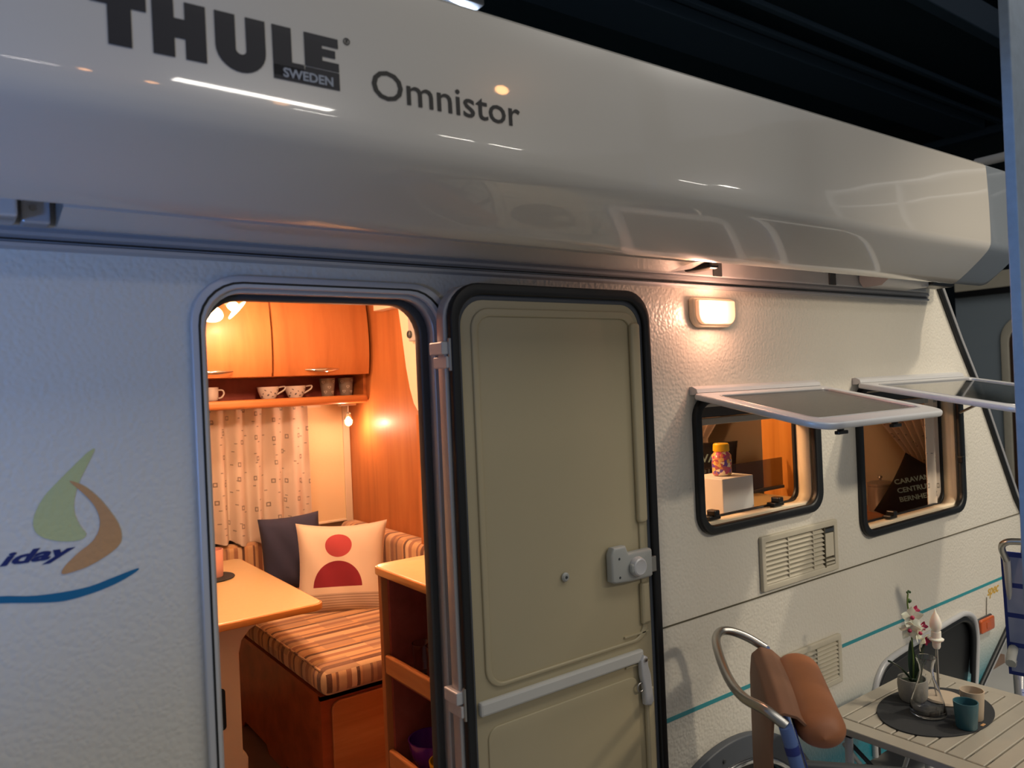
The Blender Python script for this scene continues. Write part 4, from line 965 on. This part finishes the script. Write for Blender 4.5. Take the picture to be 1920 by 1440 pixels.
# ================================================================== camping chair right of the table
B0 = Vector((3.13, -.36, 0)); LB = Vector((.28, -.96, 0)).normalized(); FB = Vector((.96, .28, 0)).normalized()
def cq(u, f, z): return B0+LB*(u*.50)+FB*f+Z*z
c2 = thing('camping_chair', (B0+LB*.25+FB*.25), 'blue banded camping chair with its back to the right end of the slatted table', 'chair')
link('back_loop', tube([cq(.02, 0, 1.07), cq(.0, -.035, 1.12), cq(.03, -.05, 1.145), cq(.12, -.05, 1.152), cq(.5, -.05, 1.155), cq(.88, -.05, 1.152), cq(.97, -.05, 1.145), cq(1.0, -.035, 1.12), cq(.98, 0, 1.07)], .012, smooth=6, res=5), 'steel', c2, smooth=60)
for u in (.02, .98):
    link('back_post', tube([cq(u, 0, 1.07), cq(u, .16, .70), cq(u, .22, .45)], .012), 'alu', c2)
    link('armrest', box(-.5, .5, -.5, .5, -.5, .5) if False else tube([cq(u, -.01, .69), cq(u, .04, .705), cq(u, .20, .71), cq(u, .45, .70)], .017, smooth=5), 'greyp', c2)
    link('leg', tube([cq(u, -.05, .02), cq(u, .50, .66)], .011), 'alu', c2)
    link('leg', tube([cq(u, .62, .02), cq(u, .12, .66)], .011), 'alu', c2)
link('foot_bar', tube([cq(0, -.05, .02), cq(1, -.05, .02)], .011), 'alu', c2)
link('foot_bar', tube([cq(0, .62, .02), cq(1, .62, .02)], .011), 'alu', c2)
solid(link('back_fabric', grid(lambda u, v: tuple(cq(-.02+1.04*u, .012+.13*v-.02*math.sin(PI*u), 1.100-.50*v)), 10, 14, lambda u, v: (u, v*.55)), 'plaid', c2), .004)
solid(link('seat_fabric', grid(lambda u, v: tuple(cq(.01+.98*u, .20+.36*v, .47+.02*v)), 10, 10), 'plaid', c2), .004)

# ================================================================== slatted table
tb = thing('camping_table', (2.47, -.62, 0), 'slatted pale aluminium camping table laid with cups and a plant', 'table')
TX0, TX1, TY1, PITCH, NS = 2.165, 2.80, -.192, .0512, 17
link('side_rail', box(TX0, TX0+.062, TY1-PITCH*NS, TY1, .686, .708, .003), 'tabletop', tb)
link('side_rail', box(TX1-.045, TX1, TY1-PITCH*NS, TY1, .686, .708, .003), 'tabletop', tb)
for k in range(NS):
    y1 = TY1-PITCH*k
    link('slat', box(TX0+.063, TX1-.046, y1-PITCH+.0050, y1, .690, .710, .002, 1), 'tabletop', tb)
for k in range(1, NS):
    y1 = TY1-PITCH*k
    link('slat_clip', box(TX0+.10, TX0+.125, y1, y1+.0035, .694, .706), 'blackp', tb)
for x in (TX0+.16, TX1-.14): link('cross_rail', box(x-.012, x+.012, TY1-PITCH*NS+.02, TY1-.02, .670, .689, .002), 'greyd', tb)
ye = TY1-PITCH*NS
for (x, y) in ((TX0+.07, TY1-.06), (TX1-.07, TY1-.06), (TX0+.07, ye+.06), (TX1-.07, ye+.06)):
    l_ = link('leg', tube([(x, y, .67), (x, y, .01)], .013), 'alu_pale', tb)
    link('leg_joint', box(x-.022, x+.022, y-.022, y+.022, .655, .688, .004), 'blackp', l_)
for y in (TY1-.06, ye+.06):
    link('brace', tube([(TX0+.07, y, .10), (TX1-.07, y, .62)], .007), 'alu_pale', tb); link('brace', tube([(TX0+.07, y+.016, .62), (TX1-.07, y+.016, .10)], .007), 'alu_pale', tb)
for x in (TX0+.07,):
    link('brace', tube([(x, TY1-.06, .10), (x, ye+.06, .62)], .007), 'greyd', tb); link('brace', tube([(x+.016, TY1-.06, .62), (x+.016, ye+.06, .10)], .007), 'greyd', tb)
link('corner_latch', box(TX0-.012, TX0+.06, TY1-.03, TY1+.022, .668, .685, .003), 'blackp', tb)
MZ = .710
mt_ = tag(link('placemat', plate([ell(2.475, -.405, .215, .150, 56)], .004, (0, 0, MZ), X, Y, bev=.001), 'mat_dark', None, origin=(2.47, -.4, MZ)), 'oval charcoal felt mat on the slatted table', 'placemat')
MZ = .7145
# orchid
oc_ = thing('orchid', (2.500, -.325, MZ), 'artificial orchid with white and magenta flowers in a grey pot', 'plant')
pl = link('pot', lathe([(0, 0), (.036, 0), (.042, .01), (.046, .05), (.044, .072), (.039, .072), (.038, .05), (0, .05)], (2.500, -.325, MZ), Z, 32), 'stone', oc_, smooth=50)
link('soil', lathe([(0, .062), (.040, .058)], (2.500, -.325, MZ), Z, 20), 'leaf', pl)
P0 = Vector((2.505, -.325, MZ+.05))
def leafm(d, L, wd, rise, droop):
    d = Vector(d).normalized(); s = d.cross(Z).normalized()
    def f(u, v):
        w_ = wd*math.sin(PI*min(1, .12+.88*v))**.7*(u-.5) if v < .999 else 0
        return tuple(P0+d*(L*v)+Z*(rise*v-droop*v*v+abs(u-.5)*wd*.4)+s*w_)
    return grid(f, 4, 12)
for d, L, wd, r_, dp in (((-.6, .35, 0), .085, .026, .13, .05), ((.3, .2, 0), .03, .024, .13, .0), ((.1, -.5, 0), .04, .024, .09, .0), ((-.5, -.2, 0), .05, .024, .05, .02), ((.5, -.3, 0), .045, .022, .14, .01)):
    solid(link('leaf', leafm(d, L, wd, r_, dp), 'leaf', oc_, smooth=80), .0015)
st = [(2.503, -.325, .765), (2.505, -.328, .83), (2.508, -.325, .90), (2.503, -.322, .985), (2.494, -.322, 1.03), (2.500, -.322, 1.062)]
link('stem', tube(st, .0026, smooth=6), 'stemg', oc_)
link('stem', tube([(2.503, -.322, .965), (2.516, -.322, .990), (2.534, -.325, 1.0)], .0018, smooth=5), 'stemg', oc_)
def flower(c, N, s, mt, spread=1.0, n=5, lip=True):
    c = Vector(c); N = Vector(N).normalized(); U = N.cross(Z).normalized(); V = U.cross(N)
    mes = []
    for k in range(n):
        a = 2*PI*k/n+.3; d = U*math.cos(a)+V*math.sin(a); q = N.cross(d)
        mes.append(grid(lambda u, v: tuple(c+d*(s*v*spread)+q*((u-.5)*s*.75*math.sin(PI*min(.97, .08+v*.9)))+N*(s*.35*v*v-s*.1*abs(u-.5))), 4, 6))
    f_ = solid(link('flower', join(mes), mt, oc_, smooth=80), .001)
    if lip: link('flower_lip', lathe([(0, 0), (s*.14, s*.06), (s*.20, s*.25), (s*.10, s*.4), (0, s*.42)], c, N, 10), 'magenta' if mt == 'petal' else 'petal', f_, smooth=60)
flower((2.500, -.330, .985), (-.7, -.7, .1), .036, 'petal')
flower((2.494, -.325, .945), (-.8, -.5, -.2), .034, 'petal')
flower((2.515, -.342, .935), (.1, -1, -.2), .032, 'petal')
flower((2.532, -.345, .905), (.3, -.9, -.5), .034, 'petal')
for c_ in ((2.538, -.325, 1.000), (2.545, -.345, .950), (2.545, -.350, .902)):
    flower(c_, (-.3, -.8, .3), .018, 'magenta', .8, 4, False)
link('bud', lathe([(0, -.008), (.007, -.002), (.007, .004), (0, .009)], (2.506, -.322, 1.035), Z, 12), 'bud', oc_, smooth=60)
for c_ in ((2.496, -.322, 1.064), (2.504, -.322, 1.066), (2.513, -.322, 1.062)):
    link('bud', lathe([(0, -.004), (.004, 0), (.003, .004), (0, .006)], c_, Z, 10), 'bud', oc_, smooth=60)
# carafe
tag(link('carafe', lathe([(0, 0), (.046, 0), (.052, .006), (.053, .014), (.046, .045), (.033, .085), (.022, .115), (.0195, .135), (.022, .155), (.030, .178), (.0275, .178), (.0195, .155), (.017, .135), (.0195, .115), (.030, .085), (.043, .045), (.049, .015), (.044, .008), (0, .007)], (2.430, -.405, MZ), Z, 40), 'glass', None, smooth=50, origin=(2.430, -.405, MZ)),
    'clear glass carafe with flared neck in front of the orchid', 'carafe')
# electric candle
cd = thing('candle_lamp', (2.565, -.375, MZ), 'white electric candle on a thin metal rod and pale disc', 'candle')
link('base_disc', lathe([(0, 0), (.060, 0), (.062, .004), (.058, .010), (0, .010)], (2.570, -.385, MZ), Z, 36), 'beigecup', cd, smooth=40)
link('rod', tube([(2.565, -.375, MZ+.008), (2.565, -.375, MZ+.165)], .0042), 'steel', cd)
link('socket', lathe([(0, 0), (.009, 0), (.012, .006), (.013, .022), (.022, .028), (.023, .032), (.015, .036), (.015, .056), (0, .058)], (2.565, -.375, MZ+.165), Z, 24), 'wax', cd, smooth=40)
link('bulb', lathe([(0, 0), (.012, .0), (.018, .014), (.018, .028), (.011, .048), (.004, .060), (.001, .072), (0, .074)], (2.565, -.375, MZ+.222), Z, 24), 'wax', cd, smooth=60)
def tcup(x, y, r, h, mt, lab):
    tag(link('cup', lathe(cupmesh(r*.78, r, h, .0028), (x, y, MZ), Z, 36), mt, None, smooth=50, origin=(x, y, MZ)), lab, 'cup')
tcup(2.420, -.522, .034, .078, 'tealcup', 'small teal cup at the front of the charcoal mat')
tcup(2.495, -.508, .034, .088, 'beigecup', 'small beige cup behind the teal one')
tag(link('mat_label', box(2.462, 2.482, -.550, -.542, .7142, .7150), 'dec_orange', None, origin=(2.47, -.545, .7142)), 'tiny orange tag near the rim of the charcoal mat', 'tag')
